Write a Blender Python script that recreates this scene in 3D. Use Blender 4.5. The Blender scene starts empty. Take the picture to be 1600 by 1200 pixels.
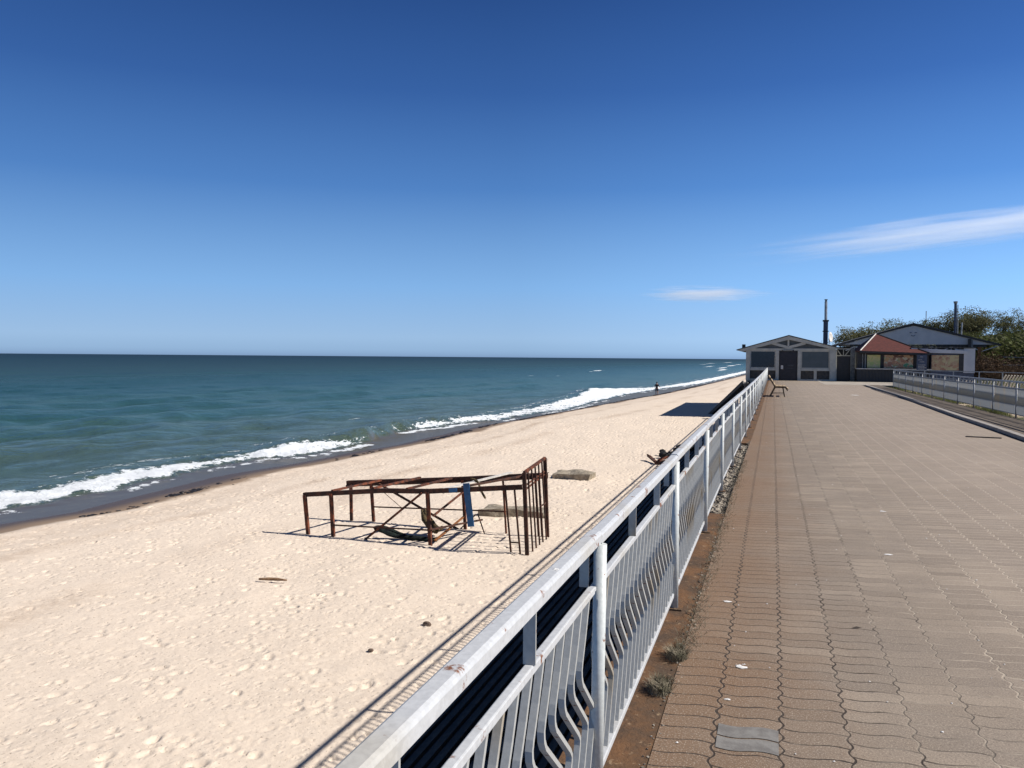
import bpy, math, random
import numpy as np
from mathutils import Vector, Matrix, noise as mnoise
S = bpy.context.scene
R = math.radians
random.seed(7); rng = np.random.default_rng(7)

# ---------------------------------------------------------------- camera
cd = bpy.data.cameras.new('camera'); cam = bpy.data.objects.new('camera', cd)
S.collection.objects.link(cam); S.camera = cam
cd.sensor_width = 36; cd.lens = 1294/1600*36; cd.clip_start = .05; cd.clip_end = 60000
H = 1.62; yaw = R(17.479); pitch = R(1.85); roll = R(.445)
f_ = Vector((-math.sin(yaw)*math.cos(pitch), math.cos(yaw)*math.cos(pitch), -math.sin(pitch)))
r0 = Vector((math.cos(yaw), math.sin(yaw), 0)); u0 = r0.cross(f_)
r_ = math.cos(roll)*r0 + math.sin(roll)*u0; u_ = -math.sin(roll)*r0 + math.cos(roll)*u0
m = Matrix((r_, u_, -f_)).transposed().to_4x4(); m.translation = (0, 0, H); cam.matrix_world = m
S.render.resolution_x, S.render.resolution_y = 1024, 768

# ---------------------------------------------------------------- light
EXPO = 1.30                                   # linear exposure gain
SUN_AZ, SUN_EL = 5, 42                       # degrees from +X towards +Y, elevation
w = bpy.data.worlds.new('World'); S.world = w; w.use_nodes = True
nt = w.node_tree; nt.nodes.clear()
sky = nt.nodes.new('ShaderNodeTexSky'); sky.sky_type = 'NISHITA'; sky.sun_disc = False
sky.sun_elevation = R(SUN_EL); sky.sun_rotation = R(90-SUN_AZ)
sky.altitude = 0; sky.air_density = 1.0; sky.dust_density = .35; sky.ozone_density = 3.0
bg = nt.nodes.new('ShaderNodeBackground'); bg.inputs[1].default_value = .075
wo = nt.nodes.new('ShaderNodeOutputWorld')
# clear spring sky: physical sky regraded by elevation to the deep blue of the day
tcw = nt.nodes.new('ShaderNodeTexCoord'); sxw = nt.nodes.new('ShaderNodeSeparateXYZ'); nt.links.new(tcw.outputs['Generated'], sxw.inputs[0])
rw = nt.nodes.new('ShaderNodeValToRGB'); nt.links.new(sxw.outputs[2], rw.inputs[0])
GR = [(0, (.24, .38, .61)), (.006, (.31, .49, .74)), (.022, (.36, .56, .83)), (.083, (.245, .49, .87)), (.196, (.088, .245, .60)), (.30, (.040, .130, .40)), (.41, (.021, .075, .262)), (.60, (.022, .050, .14)), (1, (.026, .045, .10))]
el = rw.color_ramp.elements
while len(el) < len(GR): el.new(.5)
for i, (p, c) in enumerate(GR): el[i].position = p; el[i].color = (*c, 1)
dw = nt.nodes.new('ShaderNodeVectorMath'); dw.operation = 'DOT_PRODUCT'; nt.links.new(tcw.outputs['Generated'], dw.inputs[0]); dw.inputs[1].default_value = (1, .1, 0)
mw = nt.nodes.new('ShaderNodeMapRange'); nt.links.new(dw.outputs['Value'], mw.inputs[0]); mw.inputs[1].default_value = -.2; mw.inputs[2].default_value = 1; mw.inputs[3].default_value = .93; mw.inputs[4].default_value = 1.7
vw_ = nt.nodes.new('ShaderNodeVectorMath'); vw_.operation = 'SCALE'; nt.links.new(rw.outputs[0], vw_.inputs[0]); nt.links.new(mw.outputs[0], vw_.inputs['Scale'])
mxw = nt.nodes.new('ShaderNodeMix'); mxw.data_type = 'RGBA'; mxw.inputs[0].default_value = .98
scn = nt.nodes.new('ShaderNodeVectorMath'); scn.operation = 'SCALE'; scn.inputs['Scale'].default_value = .075; nt.links.new(sky.outputs[0], scn.inputs[0])
nt.links.new(scn.outputs[0], mxw.inputs[6]); nt.links.new(vw_.outputs[0], mxw.inputs[7])
bg.inputs[1].default_value = 1/EXPO
nt.links.new(mxw.outputs[2], bg.inputs[0]); nt.links.new(bg.outputs[0], wo.inputs[0])
sl = bpy.data.lights.new('sun', 'SUN'); sl.energy = 5.0; sl.angle = R(.53); sl.color = (1, .955, .895)
sun = bpy.data.objects.new('sun', sl); S.collection.objects.link(sun)
sd = Vector((math.cos(R(SUN_EL))*math.cos(R(SUN_AZ)), math.cos(R(SUN_EL))*math.sin(R(SUN_AZ)), math.sin(R(SUN_EL))))
sun.rotation_euler = sd.to_track_quat('Z', 'Y').to_euler()
S.view_settings.view_transform = 'Standard'; S.view_settings.look = 'None'
S.view_settings.exposure = math.log2(EXPO); S.view_settings.gamma = 1; S.view_settings.use_curve_mapping = False
S.render.engine = 'CYCLES'; S.cycles.volume_bounces = 6; S.cycles.max_bounces = 10

# ---------------------------------------------------------------- materials
class NT:
    def __init__(s, name):
        s.m = bpy.data.materials.new(name); s.m.use_nodes = True; s.t = s.m.node_tree; s.t.nodes.clear()
        s.out = s.n('ShaderNodeOutputMaterial'); s.b = s.n('ShaderNodeBsdfPrincipled')
        s.l(s.b.outputs[0], s.out.inputs[0]); s.tc = s.n('ShaderNodeTexCoord')
    def n(s, ty, **k):
        n = s.t.nodes.new(ty)
        for a, v in k.items(): setattr(n, a, v)
        return n
    def l(s, a, b): s.t.links.new(a, b)
    def put(s, sock, v):
        if isinstance(v, bpy.types.NodeSocket): s.l(v, sock)
        elif isinstance(v, (tuple, list)) and len(v) == 3 and sock.type == 'RGBA': sock.default_value = (*v, 1)
        else: sock.default_value = v
    def math(s, op, a, b=0., c=0., clamp=False):
        n = s.n('ShaderNodeMath', operation=op); n.use_clamp = clamp
        s.put(n.inputs[0], a); s.put(n.inputs[1], b)
        if op in ('MULTIPLY_ADD', 'COMPARE', 'SMOOTH_MIN'): s.put(n.inputs[2], c)
        return n.outputs[0]
    def vec(s, scale=(1, 1, 1), src='Object', rot=(0, 0, 0)):
        mp = s.n('ShaderNodeMapping'); mp.inputs[3].default_value = scale; mp.inputs[2].default_value = rot
        s.l(s.tc.outputs[src] if isinstance(src, str) else src, mp.inputs[0]); return mp.outputs[0]
    def noise(s, scale, detail=4, rough=.55, vec=None, dist=0.):
        n = s.n('ShaderNodeTexNoise'); n.inputs['Scale'].default_value = scale
        n.inputs['Detail'].default_value = detail; n.inputs['Roughness'].default_value = rough
        n.inputs['Distortion'].default_value = dist
        s.l(vec if vec else s.tc.outputs['Object'], n.inputs['Vector']); return n.outputs['Fac']
    def ramp(s, fac, lo, hi, a=0., b=1., smooth=True):
        n = s.n('ShaderNodeMapRange'); n.interpolation_type = 'SMOOTHSTEP' if smooth else 'LINEAR'
        s.put(n.inputs[0], fac); n.inputs[1].default_value = lo; n.inputs[2].default_value = hi
        n.inputs[3].default_value = a; n.inputs[4].default_value = b; return n.outputs[0]
    def mix(s, fac, a, b, mode='MIX'):
        n = s.n('ShaderNodeMix', data_type='RGBA', blend_type=mode)
        s.put(n.inputs[0], fac); s.put(n.inputs[6], a); s.put(n.inputs[7], b); return n.outputs[2]
    def bump(s, h, strength=.3, dist=.02, normal=None):
        n = s.n('ShaderNodeBump'); s.put(n.inputs['Strength'], strength)
        n.inputs['Distance'].default_value = dist; s.l(h, n.inputs['Height'])
        if normal: s.l(normal, n.inputs['Normal'])
        return n.outputs[0]
    def set(s, **k):
        for a, v in k.items():
            s.put(s.b.inputs[{'col': 'Base Color', 'rough': 'Roughness', 'metal': 'Metallic', 'spec': 'Specular IOR Level',
                              'nor': 'Normal', 'alpha': 'Alpha', 'ior': 'IOR', 'trans': 'Transmission Weight'}[a]], v)
        return s.m
def surf(name, c1, c2=None, scale=3., rough=.7, bs=.2, bscale=None, bd=.01, spec=.4, lo=.35, hi=.65, metal=0.):
    k = NT(name); c2 = c2 or tuple(x*.75 for x in c1)
    f = k.ramp(k.noise(scale, 6, .6), lo, hi)
    return k.set(col=k.mix(f, c1, c2), rough=rough, spec=spec, metal=metal,
                 nor=k.bump(k.noise(bscale or scale*6, 5, .65), bs, bd))
def painted(name, paint, rust=(.16, .055, .02), amount=.62, scale=9., rough=.45, stain=(.45, .33, .18), rnd=0.):
    k = NT(name); n = k.noise(scale, 8, .68); n2 = k.noise(scale*.35, 3, .5, k.vec((1, 1, .35)))
    st = k.ramp(n2, .52, .75, 0, .55); ru = k.ramp(n, amount, amount+.05)
    fine = k.ramp(k.noise(60, 3), .3, .7, .9, 1.05)
    oi = k.n('ShaderNodeObjectInfo'); st = k.math('MAXIMUM', st, k.math('MULTIPLY', k.ramp(oi.outputs['Random'], .80, .82, 0, rnd), k.ramp(n2, .42, .55, .0, .8)))
    c = k.mix(st, paint, stain); c = k.mix(ru, c, rust); c = k.mix(1., c, fine, 'MULTIPLY')
    return k.set(col=c, rough=k.math('MULTIPLY_ADD', ru, .4, rough), spec=.45, nor=k.bump(k.noise(45, 5), .25, .003))
M = {}
M['rail'] = painted('white_paint', (.475, .48, .48), amount=.59, scale=6, stain=(.40, .36, .28))
M['rail_post'] = painted('grey_white_paint', (.50, .52, .50), amount=.62, scale=14, rough=.5)
M['bar'] = painted('flat_bar_paint', (.36, .36, .34), amount=.60, scale=11, rough=.55, stain=(.26, .19, .10), rnd=1.)
M['rail_r'] = painted('grey_paint', (.24, .255, .275), amount=.66, scale=8)
M['bar_r'] = painted('pale_bar_paint', (.27, .28, .28), amount=.66, scale=8)
M['rust'] = surf('rusted_steel', (.19, .06, .03), (.05, .026, .02), 6, .85, .6, 60, .004, .25, .35, .6)
M['rust_dark'] = surf('dark_rusted_steel', (.10, .045, .03), (.035, .022, .018), 7, .85, .6, 60, .004, .25)
M['blue'] = surf('blue_paint', (.02, .11, .26), (.015, .07, .17), 5, .6, .2)
M['cloth'] = surf('rag_cloth', (.14, .10, .05), (.04, .035, .025), 14, .95, .8, 60, .02, .1)
M['darkcloth'] = surf('green_black_netting', (.02, .03, .025), (.01, .01, .012), 14, .95, .8, 60, .02, .1)
M['rock'] = surf('broken_concrete', (.36, .31, .24), (.20, .17, .13), 4, .9, .8, 16, .04, .2)
M['stone'] = surf('brown_stone', (.16, .11, .08), (.08, .06, .05), 8, .9, .6, 30, .02, .2)
M['drift'] = surf('weathered_wood', (.30, .19, .11), (.14, .08, .045), 8, .85, .6, 40, .01, .2)
M['wood'] = surf('bench_wood', (.42, .32, .20), (.28, .20, .12), 9, .7, .4, 30, .006, .3)
M['frame_metal'] = surf('bench_metal', (.11, .08, .05), (.05, .04, .03), 14, .7, .3, 50, .003, .3)
M['cafe'] = surf('cafe_boards', (.50, .48, .41), (.41, .40, .35), 2.5, .7, .25, 14, .01, .3)
M['cafe_in'] = surf('cafe_gable_infill', (.10, .11, .11), (.07, .075, .075), 2, .6, .2)
M['roof'] = surf('roof_felt', (.10, .10, .10), (.06, .06, .06), 3, .85, .4)
M['fascia_dark'] = surf('dark_fascia', (.045, .04, .04), (.025, .025, .025), 4, .6, .2)
M['door'] = surf('dark_door', (.022, .016, .02), (.012, .010, .012), 4, .35, .1)
M['panel_dirty'] = surf('dirty_panel', (.075, .062, .05), (.03, .03, .028), 6, .6, .2)
M['blind'] = surf('window_blind', (.085, .105, .11), (.07, .09, .095), 1.5, .5, .1)
M['hall'] = surf('hall_cladding', (.54, .53, .54), (.46, .46, .48), 1.2, .6, .1, 6)
M['grey_post'] = surf('grey_post_paint', (.22, .23, .22), (.13, .13, .13), 6, .6, .2)
M['redroof'] = surf('red_roof_sheet', (.11, .030, .024), (.08, .024, .02), 5, .75, .5, 26, .02, .3)
M['white_trim'] = surf('white_trim', (.68, .64, .58), (.5, .47, .42), 9, .6, .2)
M['corr'] = NT('dark_corrugated_cladding')
k = M['corr']; wv = k.n('ShaderNodeTexWave'); wv.inputs['Scale'].default_value = 3.2; wv.bands_direction = 'X'
k.l(k.tc.outputs['Object'], wv.inputs[0])
M['corr'] = k.set(col=k.mix(wv.outputs['Fac'], (.012, .013, .015), (.035, .034, .034)), rough=.6, nor=k.bump(wv.outputs['Fac'], .6, .03))
M['orange'] = surf('orange_brown_wood', (.28, .11, .03), (.16, .06, .02), 7, .7, .3)
M['galv'] = surf('galvanised_steel', (.36, .37, .38), (.22, .23, .24), 5, .45, .2, metal=.5)
M['bluegrey'] = surf('blue_grey_paint', (.06, .075, .12), (.04, .05, .08), 5, .5, .2)
M['black'] = surf('black_matter', (.012, .012, .013), None, 5, .8, .3)
M['white'] = surf('white_matter', (.75, .73, .70), (.6, .58, .55), 20, .8, .4)
M['bark'] = surf('bark', (.10, .085, .07), (.05, .042, .035), 6, .95, .6, 25, .05, .1)
M['skin'] = surf('skin', (.38, .22, .15), (.34, .19, .13), 8, .6, .1)
M['tshirt'] = surf('dark_cotton', (.014, .016, .022), (.01, .011, .015), 20, .9, .3)
M['shorts'] = surf('navy_shorts', (.022, .024, .045), (.014, .015, .028), 20, .9, .3)
M['hair'] = surf('dark_hair', (.012, .009, .008), None, 30, .7, .3)
M['weed_grass'] = surf('dry_weed', (.24, .20, .14), (.10, .09, .055), 16, .9, .3)
M['seaweed'] = surf('seaweed', (.022, .016, .012), (.012, .01, .008), 12, .5, .6)
def glass(name, c, rough=.08):
    k = NT(name); return k.set(col=k.mix(k.ramp(k.noise(1.3, 4, .6), .35, .7), c, tuple(x*.5 for x in c)), rough=rough, spec=.5)
M['glass'] = glass('dark_glass', (.012, .015, .022))
def leafmat(name, a, b, c):
    k = NT(name); oi = k.n('ShaderNodeObjectInfo'); g = k.n('ShaderNodeNewGeometry')
    wn = k.n('ShaderNodeTexWhiteNoise', noise_dimensions='1D'); k.l(g.outputs['Random Per Island'], wn.inputs['W'])
    f = k.ramp(k.noise(.55, 3, .6), .38, .62)
    col = k.mix(f, a, b); col = k.mix(k.math('MULTIPLY', wn.outputs[0], .75), col, c)
    col = k.mix(k.math('MULTIPLY', oi.outputs['Random'], .35), col, c)
    m_ = k.set(col=col, rough=.75, spec=.2)
    tr = k.n('ShaderNodeBsdfTranslucent'); k.put(tr.inputs[0], col); ms = k.n('ShaderNodeMixShader'); ms.inputs[0].default_value = .3
    k.l(k.b.outputs[0], ms.inputs[1]); k.l(tr.outputs[0], ms.inputs[2]); k.l(ms.outputs[0], k.out.inputs[0]); return m_
M['leaf_oak'] = leafmat('budding_oak_leaves', (.125, .135, .055), (.10, .115, .04), (.14, .12, .065))
M['leaf_green'] = leafmat('young_green_leaves', (.075, .10, .03), (.10, .12, .03), (.08, .075, .035))
M['leaf_red'] = leafmat('red_brown_twigs', (.075, .045, .032), (.05, .032, .024), (.10, .065, .035))
M['grass'] = leafmat('short_grass', (.10, .13, .03), (.07, .10, .025), (.16, .15, .06))

# sand: dry pale sand; wet towards the water line (vertex attribute 'wet')
k = NT('beach_sand'); at = k.n('ShaderNodeAttribute', attribute_name='wet')
big = k.ramp(k.noise(.35, 4, .6), .35, .65); fine = k.noise(9, 6, .7)
dry = k.mix(big, (.645, .54, .435), (.605, .505, .405)); dry = k.mix(k.ramp(fine, .35, .7), dry, (.685, .58, .47))
spk = k.ramp(k.noise(24, 2, .5), .66, .72); dry = k.mix(k.math('MULTIPLY', spk, .7), dry, (.20, .15, .11))
atd = k.n('ShaderNodeAttribute', attribute_name='tide'); dry = k.mix(k.math('MULTIPLY', atd.outputs['Fac'], k.ramp(k.noise(2.5, 5, .7), .35, .6, .25, .9)), dry, (.36, .265, .19))
wetc = k.mix(k.ramp(at.outputs['Fac'], .35, 1.), (.25, .18, .125), (.085, .066, .06))
vd = k.n('ShaderNodeTexVoronoi'); vd.inputs['Scale'].default_value = 4.2; k.l(k.vec((1, .8, 1), rot=(0, 0, .7)), vd.inputs['Vector'])
vd2 = k.n('ShaderNodeTexVoronoi'); vd2.inputs['Scale'].default_value = 9; k.l(k.vec((1, .7, 1), rot=(0, 0, .9)), vd2.inputs['Vector'])
dent = k.math('MULTIPLY', k.math('ADD', k.ramp(vd.outputs['Distance'], .10, .30, -1.1, 0), k.ramp(vd2.outputs['Distance'], .08, .3, -.6, 0)), k.ramp(k.noise(.7, 4, .6), .38, .55, .1, 1.))
wf = k.ramp(k.math('ADD', at.outputs['Fac'], k.math('MULTIPLY_ADD', k.noise(.9, 5, .6), .35, -.175)), .18, .42)
M['sand'] = k.set(col=k.mix(wf, dry, wetc), rough=k.ramp(at.outputs['Fac'], .5, 1., .95, .55), spec=k.ramp(at.outputs['Fac'], .3, 1., .15, .25),
    nor=k.bump(k.math('ADD', k.math('ADD', k.noise(11, 7, .7), dent), k.math('MULTIPLY', k.noise(2.6, 4, .6), 1.6)), k.ramp(at.outputs['Fac'], .1, .4, .33, .08), .05))

# water: turbid green inshore, blue offshore; white foam by attribute
k = NT('sea_water'); af = k.n('ShaderNodeAttribute', attribute_name='foam'); av = k.n('ShaderNodeAttribute', attribute_name='off')
as_ = k.n('ShaderNodeAttribute', attribute_name='swash')
ob = k.tc.outputs['Object']
n1 = k.noise(.9, 6, .65, k.vec((1, .6, 1))); n2 = k.noise(.05, 4, .6, k.vec((1, .5, 1)))
off = k.math('ADD', av.outputs['Fac'], k.math('MULTIPLY_ADD', n2, .3, -.15))
c = k.mix(k.ramp(off, .02, .25), (.072, .100, .058), (.028, .078, .054)); c = k.mix(k.ramp(off, .2, .5), c, (.010, .052, .049))
c = k.mix(k.ramp(off, .45, .85), c, (.005, .032, .048)); c = k.mix(k.ramp(off, .8, 1.05), c, (.003, .019, .038))
c = k.mix(as_.outputs['Fac'], c, (.088, .082, .074))
fn = k.math('ADD', k.math('MULTIPLY', k.noise(3.4, 9, .74, k.vec((1, .5, 1))), .72), k.math('MULTIPLY', k.noise(.8, 4, .6), .28))
fm = k.ramp(k.math('ADD', af.outputs['Fac'], k.math('MULTIPLY_ADD', fn, 3.2, -1.6)), .50, .66)
h = k.math('ADD', k.math('MULTIPLY', k.noise(.45, 3, .6, k.vec((1, .5, 1), rot=(0, 0, .3))), .55), k.math('MULTIPLY', k.noise(1.5, 4, .6, k.vec((1, .55, 1), rot=(0, 0, -.35))), .34))
h = k.math('ADD', h, k.math('MULTIPLY', k.noise(5., 4, .6, k.vec((1, .7, 1))), .09))
bs = k.math('MULTIPLY_ADD', as_.outputs['Fac'], -.9, 1.)
bn = k.n('ShaderNodeBump'); k.l(bs, bn.inputs['Strength']); bn.inputs['Distance'].default_value = .9; k.l(h, bn.inputs['Height'])
df = k.n('ShaderNodeBsdfDiffuse'); k.put(df.inputs[0], c); k.l(bn.outputs[0], df.inputs['Normal'])
gl = k.n('ShaderNodeBsdfGlossy'); k.put(gl.inputs[0], (1, 1, 1)); k.l(bn.outputs[0], gl.inputs['Normal']); k.l(k.ramp(av.outputs['Fac'], .1, .8, .10, .34), gl.inputs['Roughness'])
fr = k.n('ShaderNodeFresnel'); fr.inputs[0].default_value = 1.33; k.l(bn.outputs[0], fr.inputs['Normal'])
ff = k.math('MULTIPLY', k.math('MULTIPLY', fr.outputs[0], k.math('MULTIPLY_ADD', as_.outputs['Fac'], -.62, 1.)), k.ramp(av.outputs['Fac'], .05, 1., .40, .115)); ff = k.math('MAXIMUM', ff, k.math('MULTIPLY', as_.outputs['Fac'], .06))
m1 = k.n('ShaderNodeMixShader'); k.l(ff, m1.inputs[0]); k.l(df.outputs[0], m1.inputs[1]); k.l(gl.outputs[0], m1.inputs[2])
k.set(col=(.76, .79, .81), rough=.9, spec=.1, nor=k.bump(k.noise(2.5, 7, .75), 1., .22))
m2 = k.n('ShaderNodeMixShader'); k.l(fm, m2.inputs[0]); k.l(m1.outputs[0], m2.inputs[1]); k.l(k.b.outputs[0], m2.inputs[2]); k.l(m2.outputs[0], k.out.inputs[0])
M['water'] = k.m

# wave-edged pavers, world metres
k = NT('wavy_pavers'); sx = k.n('ShaderNodeSeparateXYZ'); k.l(k.tc.outputs['Object'], sx.inputs[0])
X_, Y_ = sx.outputs[0], sx.outputs[1]; PW, PR = .275, .124
uu = k.math('ADD', k.math('MULTIPLY_ADD', X_, 1/PW, .215/PW),
            k.math('MULTIPLY', k.math('SINE', k.math('MULTIPLY', Y_, 2*math.pi/PR)), .036))
wob = k.math('MULTIPLY_ADD', k.noise(5., 3, .5), .09, -.045); uu = k.math('ADD', uu, wob)
colid = k.math('FLOOR', uu); fu = k.math('FRACT', uu)
half = k.math('MULTIPLY', k.math('MODULO', k.math('ADD', colid, 200.), 2.), .5)
vv = k.math('ADD', k.math('MULTIPLY_ADD', Y_, 1/PR, half), k.math('MULTIPLY', k.math('SINE', k.math('MULTIPLY', fu, 2*math.pi)), .11))
wob2 = k.math('MULTIPLY_ADD', k.noise(4., 3, .5), .16, -.08); vv = k.math('ADD', vv, wob2)
rowid = k.math('FLOOR', vv); fv = k.math('FRACT', vv)
du = k.math('MULTIPLY', k.math('MINIMUM', fu, k.math('SUBTRACT', 1., fu)), PW)
dv = k.math('MULTIPLY', k.math('MINIMUM', fv, k.math('SUBTRACT', 1., fv)), PR)
jn = k.math('ADD', k.math('MULTIPLY_ADD', k.noise(30, 5, .75), .012, -.006), k.math('MULTIPLY_ADD', k.noise(3, 3, .6), .006, -.003))
seam = k.ramp(k.math('ADD', du, jn), .0018, .0066, 1, 0); row = k.ramp(k.math('ADD', dv, jn), .0018, .0066, 1, 0)
jt = k.math('MAXIMUM', seam, row)
cx = k.n('ShaderNodeCombineXYZ'); k.l(colid, cx.inputs[0]); k.l(rowid, cx.inputs[1])
wn = k.n('ShaderNodeTexWhiteNoise', noise_dimensions='2D'); k.l(cx.outputs[0], wn.inputs['Vector'])
pc = k.mix(wn.outputs[0], (.325, .265, .205), (.19, .152, .118))
pc = k.mix(k.ramp(k.noise(1.1, 5, .65), .35, .68), pc, (.21, .172, .138))
edge = k.math('ADD', X_, k.math('MULTIPLY_ADD', k.noise(1.3, 6, .7), 1.2, -.6))
pc = k.mix(k.ramp(edge, -.45, .7, .85, 0.), pc, (.16, .083, .038))
far = k.math('MULTIPLY', k.ramp(X_, .6, 3.), .5); pc = k.mix(far, pc, (.345, .28, .228))
pc = k.mix(k.ramp(k.noise(.5, 6, .7), .3, .7, 0., .4), pc, (.16, .125, .095)); pc = k.mix(k.ramp(k.noise(2.2, 7, .75), .58, .72, 0., .45), pc, (.13, .10, .08))
pc = k.mix(k.math('MULTIPLY', k.ramp(k.noise(130, 3, .7), .50, .68), .75), pc, (.44, .37, .29))
pc = k.mix(k.math('MULTIPLY', k.ramp(k.noise(95, 3, .7, k.vec((1, 1, 1), rot=(0, 0, 1))), .52, .66), .6), pc, (.10, .08, .062))
wn3 = k.noise(.23, 3, .5); 
jc = k.mix(k.ramp(k.math('ADD', X_, k.math('MULTIPLY', k.noise(3.5, 4, .6), 3.2)), 1.6, 3.4), (.045, .034, .026), (.44, .37, .29))
M['paver'] = k.set(col=k.mix(jt, pc, jc), rough=.85, spec=.25,
    nor=k.bump(k.math('ADD', k.math('MULTIPLY', jt, -1.), k.math('MULTIPLY', k.noise(120, 4, .7), .25)), .55, .006))
k = NT('rust_stained_ledge')
c = k.mix(k.ramp(k.noise(3.2, 7, .7), .35, .62), (.16, .082, .038), (.085, .055, .035)); c = k.mix(k.ramp(k.noise(14, 5, .7), .58, .72), c, (.36, .25, .15))
M['ledge'] = k.set(col=c, rough=.9, spec=.2, nor=k.bump(k.noise(24, 6, .7), .6, .02))
k = NT('rubble_gravel'); vo = k.n('ShaderNodeTexVoronoi'); vo.inputs['Scale'].default_value = 30; k.l(k.tc.outputs['Object'], vo.inputs['Vector'])
hs = k.n('ShaderNodeSeparateColor'); k.l(vo.outputs['Color'], hs.inputs[0])
c = k.mix(hs.outputs[0], (.12, .10, .08), (.42, .37, .30)); c = k.mix(k.ramp(k.noise(4, 4), .5, .65), c, (.05, .042, .035))
M['gravel'] = k.set(col=c, rough=.95, spec=.2, nor=k.bump(vo.outputs['Distance'], 1., .03))
M['kerb'] = surf('kerb_stone', (.33, .30, .27), (.24, .22, .20), 5, .85, .4, 30)
M['asphalt'] = surf('old_asphalt', (.155, .125, .098), (.11, .09, .072), 1.2, .95, .5, 90, .006, .2)
M['concrete'] = surf('pale_concrete', (.40, .35, .29), (.27, .24, .20), 1.6, .9, .4, 30)
M['wall'] = surf('sea_wall_concrete', (.25, .23, .2), (.15, .14, .13), 2, .9, .5, 20)
k = NT('ribbed_deck_shade'); c = k.mix(k.ramp(k.noise(2, 6, .7), .35, .65), (.10, .085, .07), (.055, .05, .045))  # dark colour stands in for the deck's shade on the sand
M['deck_shade'] = k.set(col=c, rough=.85, spec=.25, nor=k.bump(k.noise(12, 6, .7), .5, .02))
k = NT('rough_ground'); n = k.noise(.35, 6, .65); n2 = k.noise(6, 6, .7)
sy = k.n('ShaderNodeSeparateXYZ'); k.l(k.tc.outputs['Object'], sy.inputs[0]); farg = k.ramp(sy.outputs[1], 70, 86); n = k.math('ADD', n, k.math('MULTIPLY', farg, .3))
c = k.mix(k.ramp(n, .42, .56), (.44, .35, .25), (.06, .068, .028)); c = k.mix(k.ramp(n2, .5, .7), c, (.16, .13, .08))
M['ground'] = k.set(col=c, rough=.95, spec=.15, nor=k.bump(n2, .7, .08))
k = NT('scrub_hillside'); n = k.noise(.25, 6, .65)
c = k.mix(k.ramp(n, .42, .58), (.06, .05, .03), (.06, .07, .025)); c = k.mix(k.ramp(k.noise(2, 6, .7), .5, .7), c, (.03, .03, .015))
M['hill'] = k.set(col=c, rough=.95, spec=.15, nor=k.bump(k.noise(1.5, 6, .7), 1., .4))

# ---------------------------------------------------------------- builders
WO = {}
def org(o): return WO.get(o.name, Vector((0, 0, 0))) if o else Vector((0, 0, 0))
class MB:
    def __init__(s): s.v = []; s.f = []
    def add(s, vs, fs):
        b = len(s.v); s.v += [tuple(x) for x in vs]; s.f += [tuple(i+b for i in f) for f in fs]; return s
    def hexa(s, p): return s.add(p, [(0, 3, 2, 1), (4, 5, 6, 7), (0, 1, 5, 4), (1, 2, 6, 5), (2, 3, 7, 6), (3, 0, 4, 7)])
    def box(s, x0, x1, y0, y1, z0, z1):
        return s.hexa([(x0, y0, z0), (x1, y0, z0), (x1, y1, z0), (x0, y1, z0), (x0, y0, z1), (x1, y0, z1), (x1, y1, z1), (x0, y1, z1)])
    def beam(s, a, b, w, h, up=(0, 0, 1)):
        a, b = Vector(a), Vector(b); d = (b-a).normalized(); up = Vector(up)
        if abs(d.dot(up)) > .98: up = Vector((0, 1, 0))
        sx = d.cross(up).normalized()*(w/2); sz = sx.cross(d).normalized()*(h/2)
        return s.hexa([a-sx-sz, a+sx-sz, b+sx-sz, b-sx-sz, a-sx+sz, a+sx+sz, b+sx+sz, b-sx+sz])
    def tube(s, pts, rad, n=10, cap=True):
        pts = [Vector(p) for p in pts]; rad = rad if isinstance(rad, (list, tuple)) else [rad]*len(pts)
        vs = []; fs = []; ref = Vector((.13, .21, 1)).normalized()
        for i, p in enumerate(pts):
            d = (pts[min(i+1, len(pts)-1)]-pts[max(i-1, 0)]).normalized()
            q = ref if abs(d.dot(ref)) < .9 else Vector((1, .1, 0)).normalized()
            a = d.cross(q).normalized(); b = d.cross(a)
            for j in range(n):
                t = 2*math.pi*j/n; vs.append(p+(a*math.cos(t)+b*math.sin(t))*rad[i])
        for i in range(len(pts)-1):
            for j in range(n): fs.append((i*n+j, i*n+(j+1) % n, (i+1)*n+(j+1) % n, (i+1)*n+j))
        if cap: fs += [tuple(range(n-1, -1, -1)), tuple((len(pts)-1)*n+j for j in range(n))]
        return s.add(vs, fs)
    def prism(s, poly, y0, y1):                     # polygon in XZ, extruded along Y
        n = len(poly); vs = [(x, y0, z) for x, z in poly]+[(x, y1, z) for x, z in poly]
        return s.add(vs, [tuple(range(n)), tuple(range(2*n-1, n-1, -1))]+[(i, i+n, (i+1) % n+n, (i+1) % n) for i in range(n)])
    def build(s, name, mat, parent=None, smooth=False, bevel=0, at=None, fix=True):
        o0 = org(parent); me = bpy.data.meshes.new(name)
        at = Vector(at) if at is not None else o0
        me.from_pydata([tuple(Vector(v)-at) for v in s.v], [], s.f); me.materials.append(mat)
        if smooth: me.polygons.foreach_set('use_smooth', [True]*len(me.polygons))
        me.update(); 
        if fix:
            import bmesh; bm = bmesh.new(); bm.from_mesh(me); bmesh.ops.recalc_face_normals(bm, faces=bm.faces); bm.to_mesh(me); bm.free()
        o = bpy.data.objects.new(name, me); S.collection.objects.link(o)
        if parent: o.parent = parent
        o.location = at-o0; WO[o.name] = at.copy()
        if bevel:
            b = o.modifiers.new('bevel', 'BEVEL'); b.width = bevel; b.segments = 2; b.limit_method = 'ANGLE'
        return o
def tag(o, label=None, cat=None, group=None, kind=None):
    if label: o['label'] = label
    if cat: o['category'] = cat
    if group: o['group'] = group
    if kind: o['kind'] = kind
    return o
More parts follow.
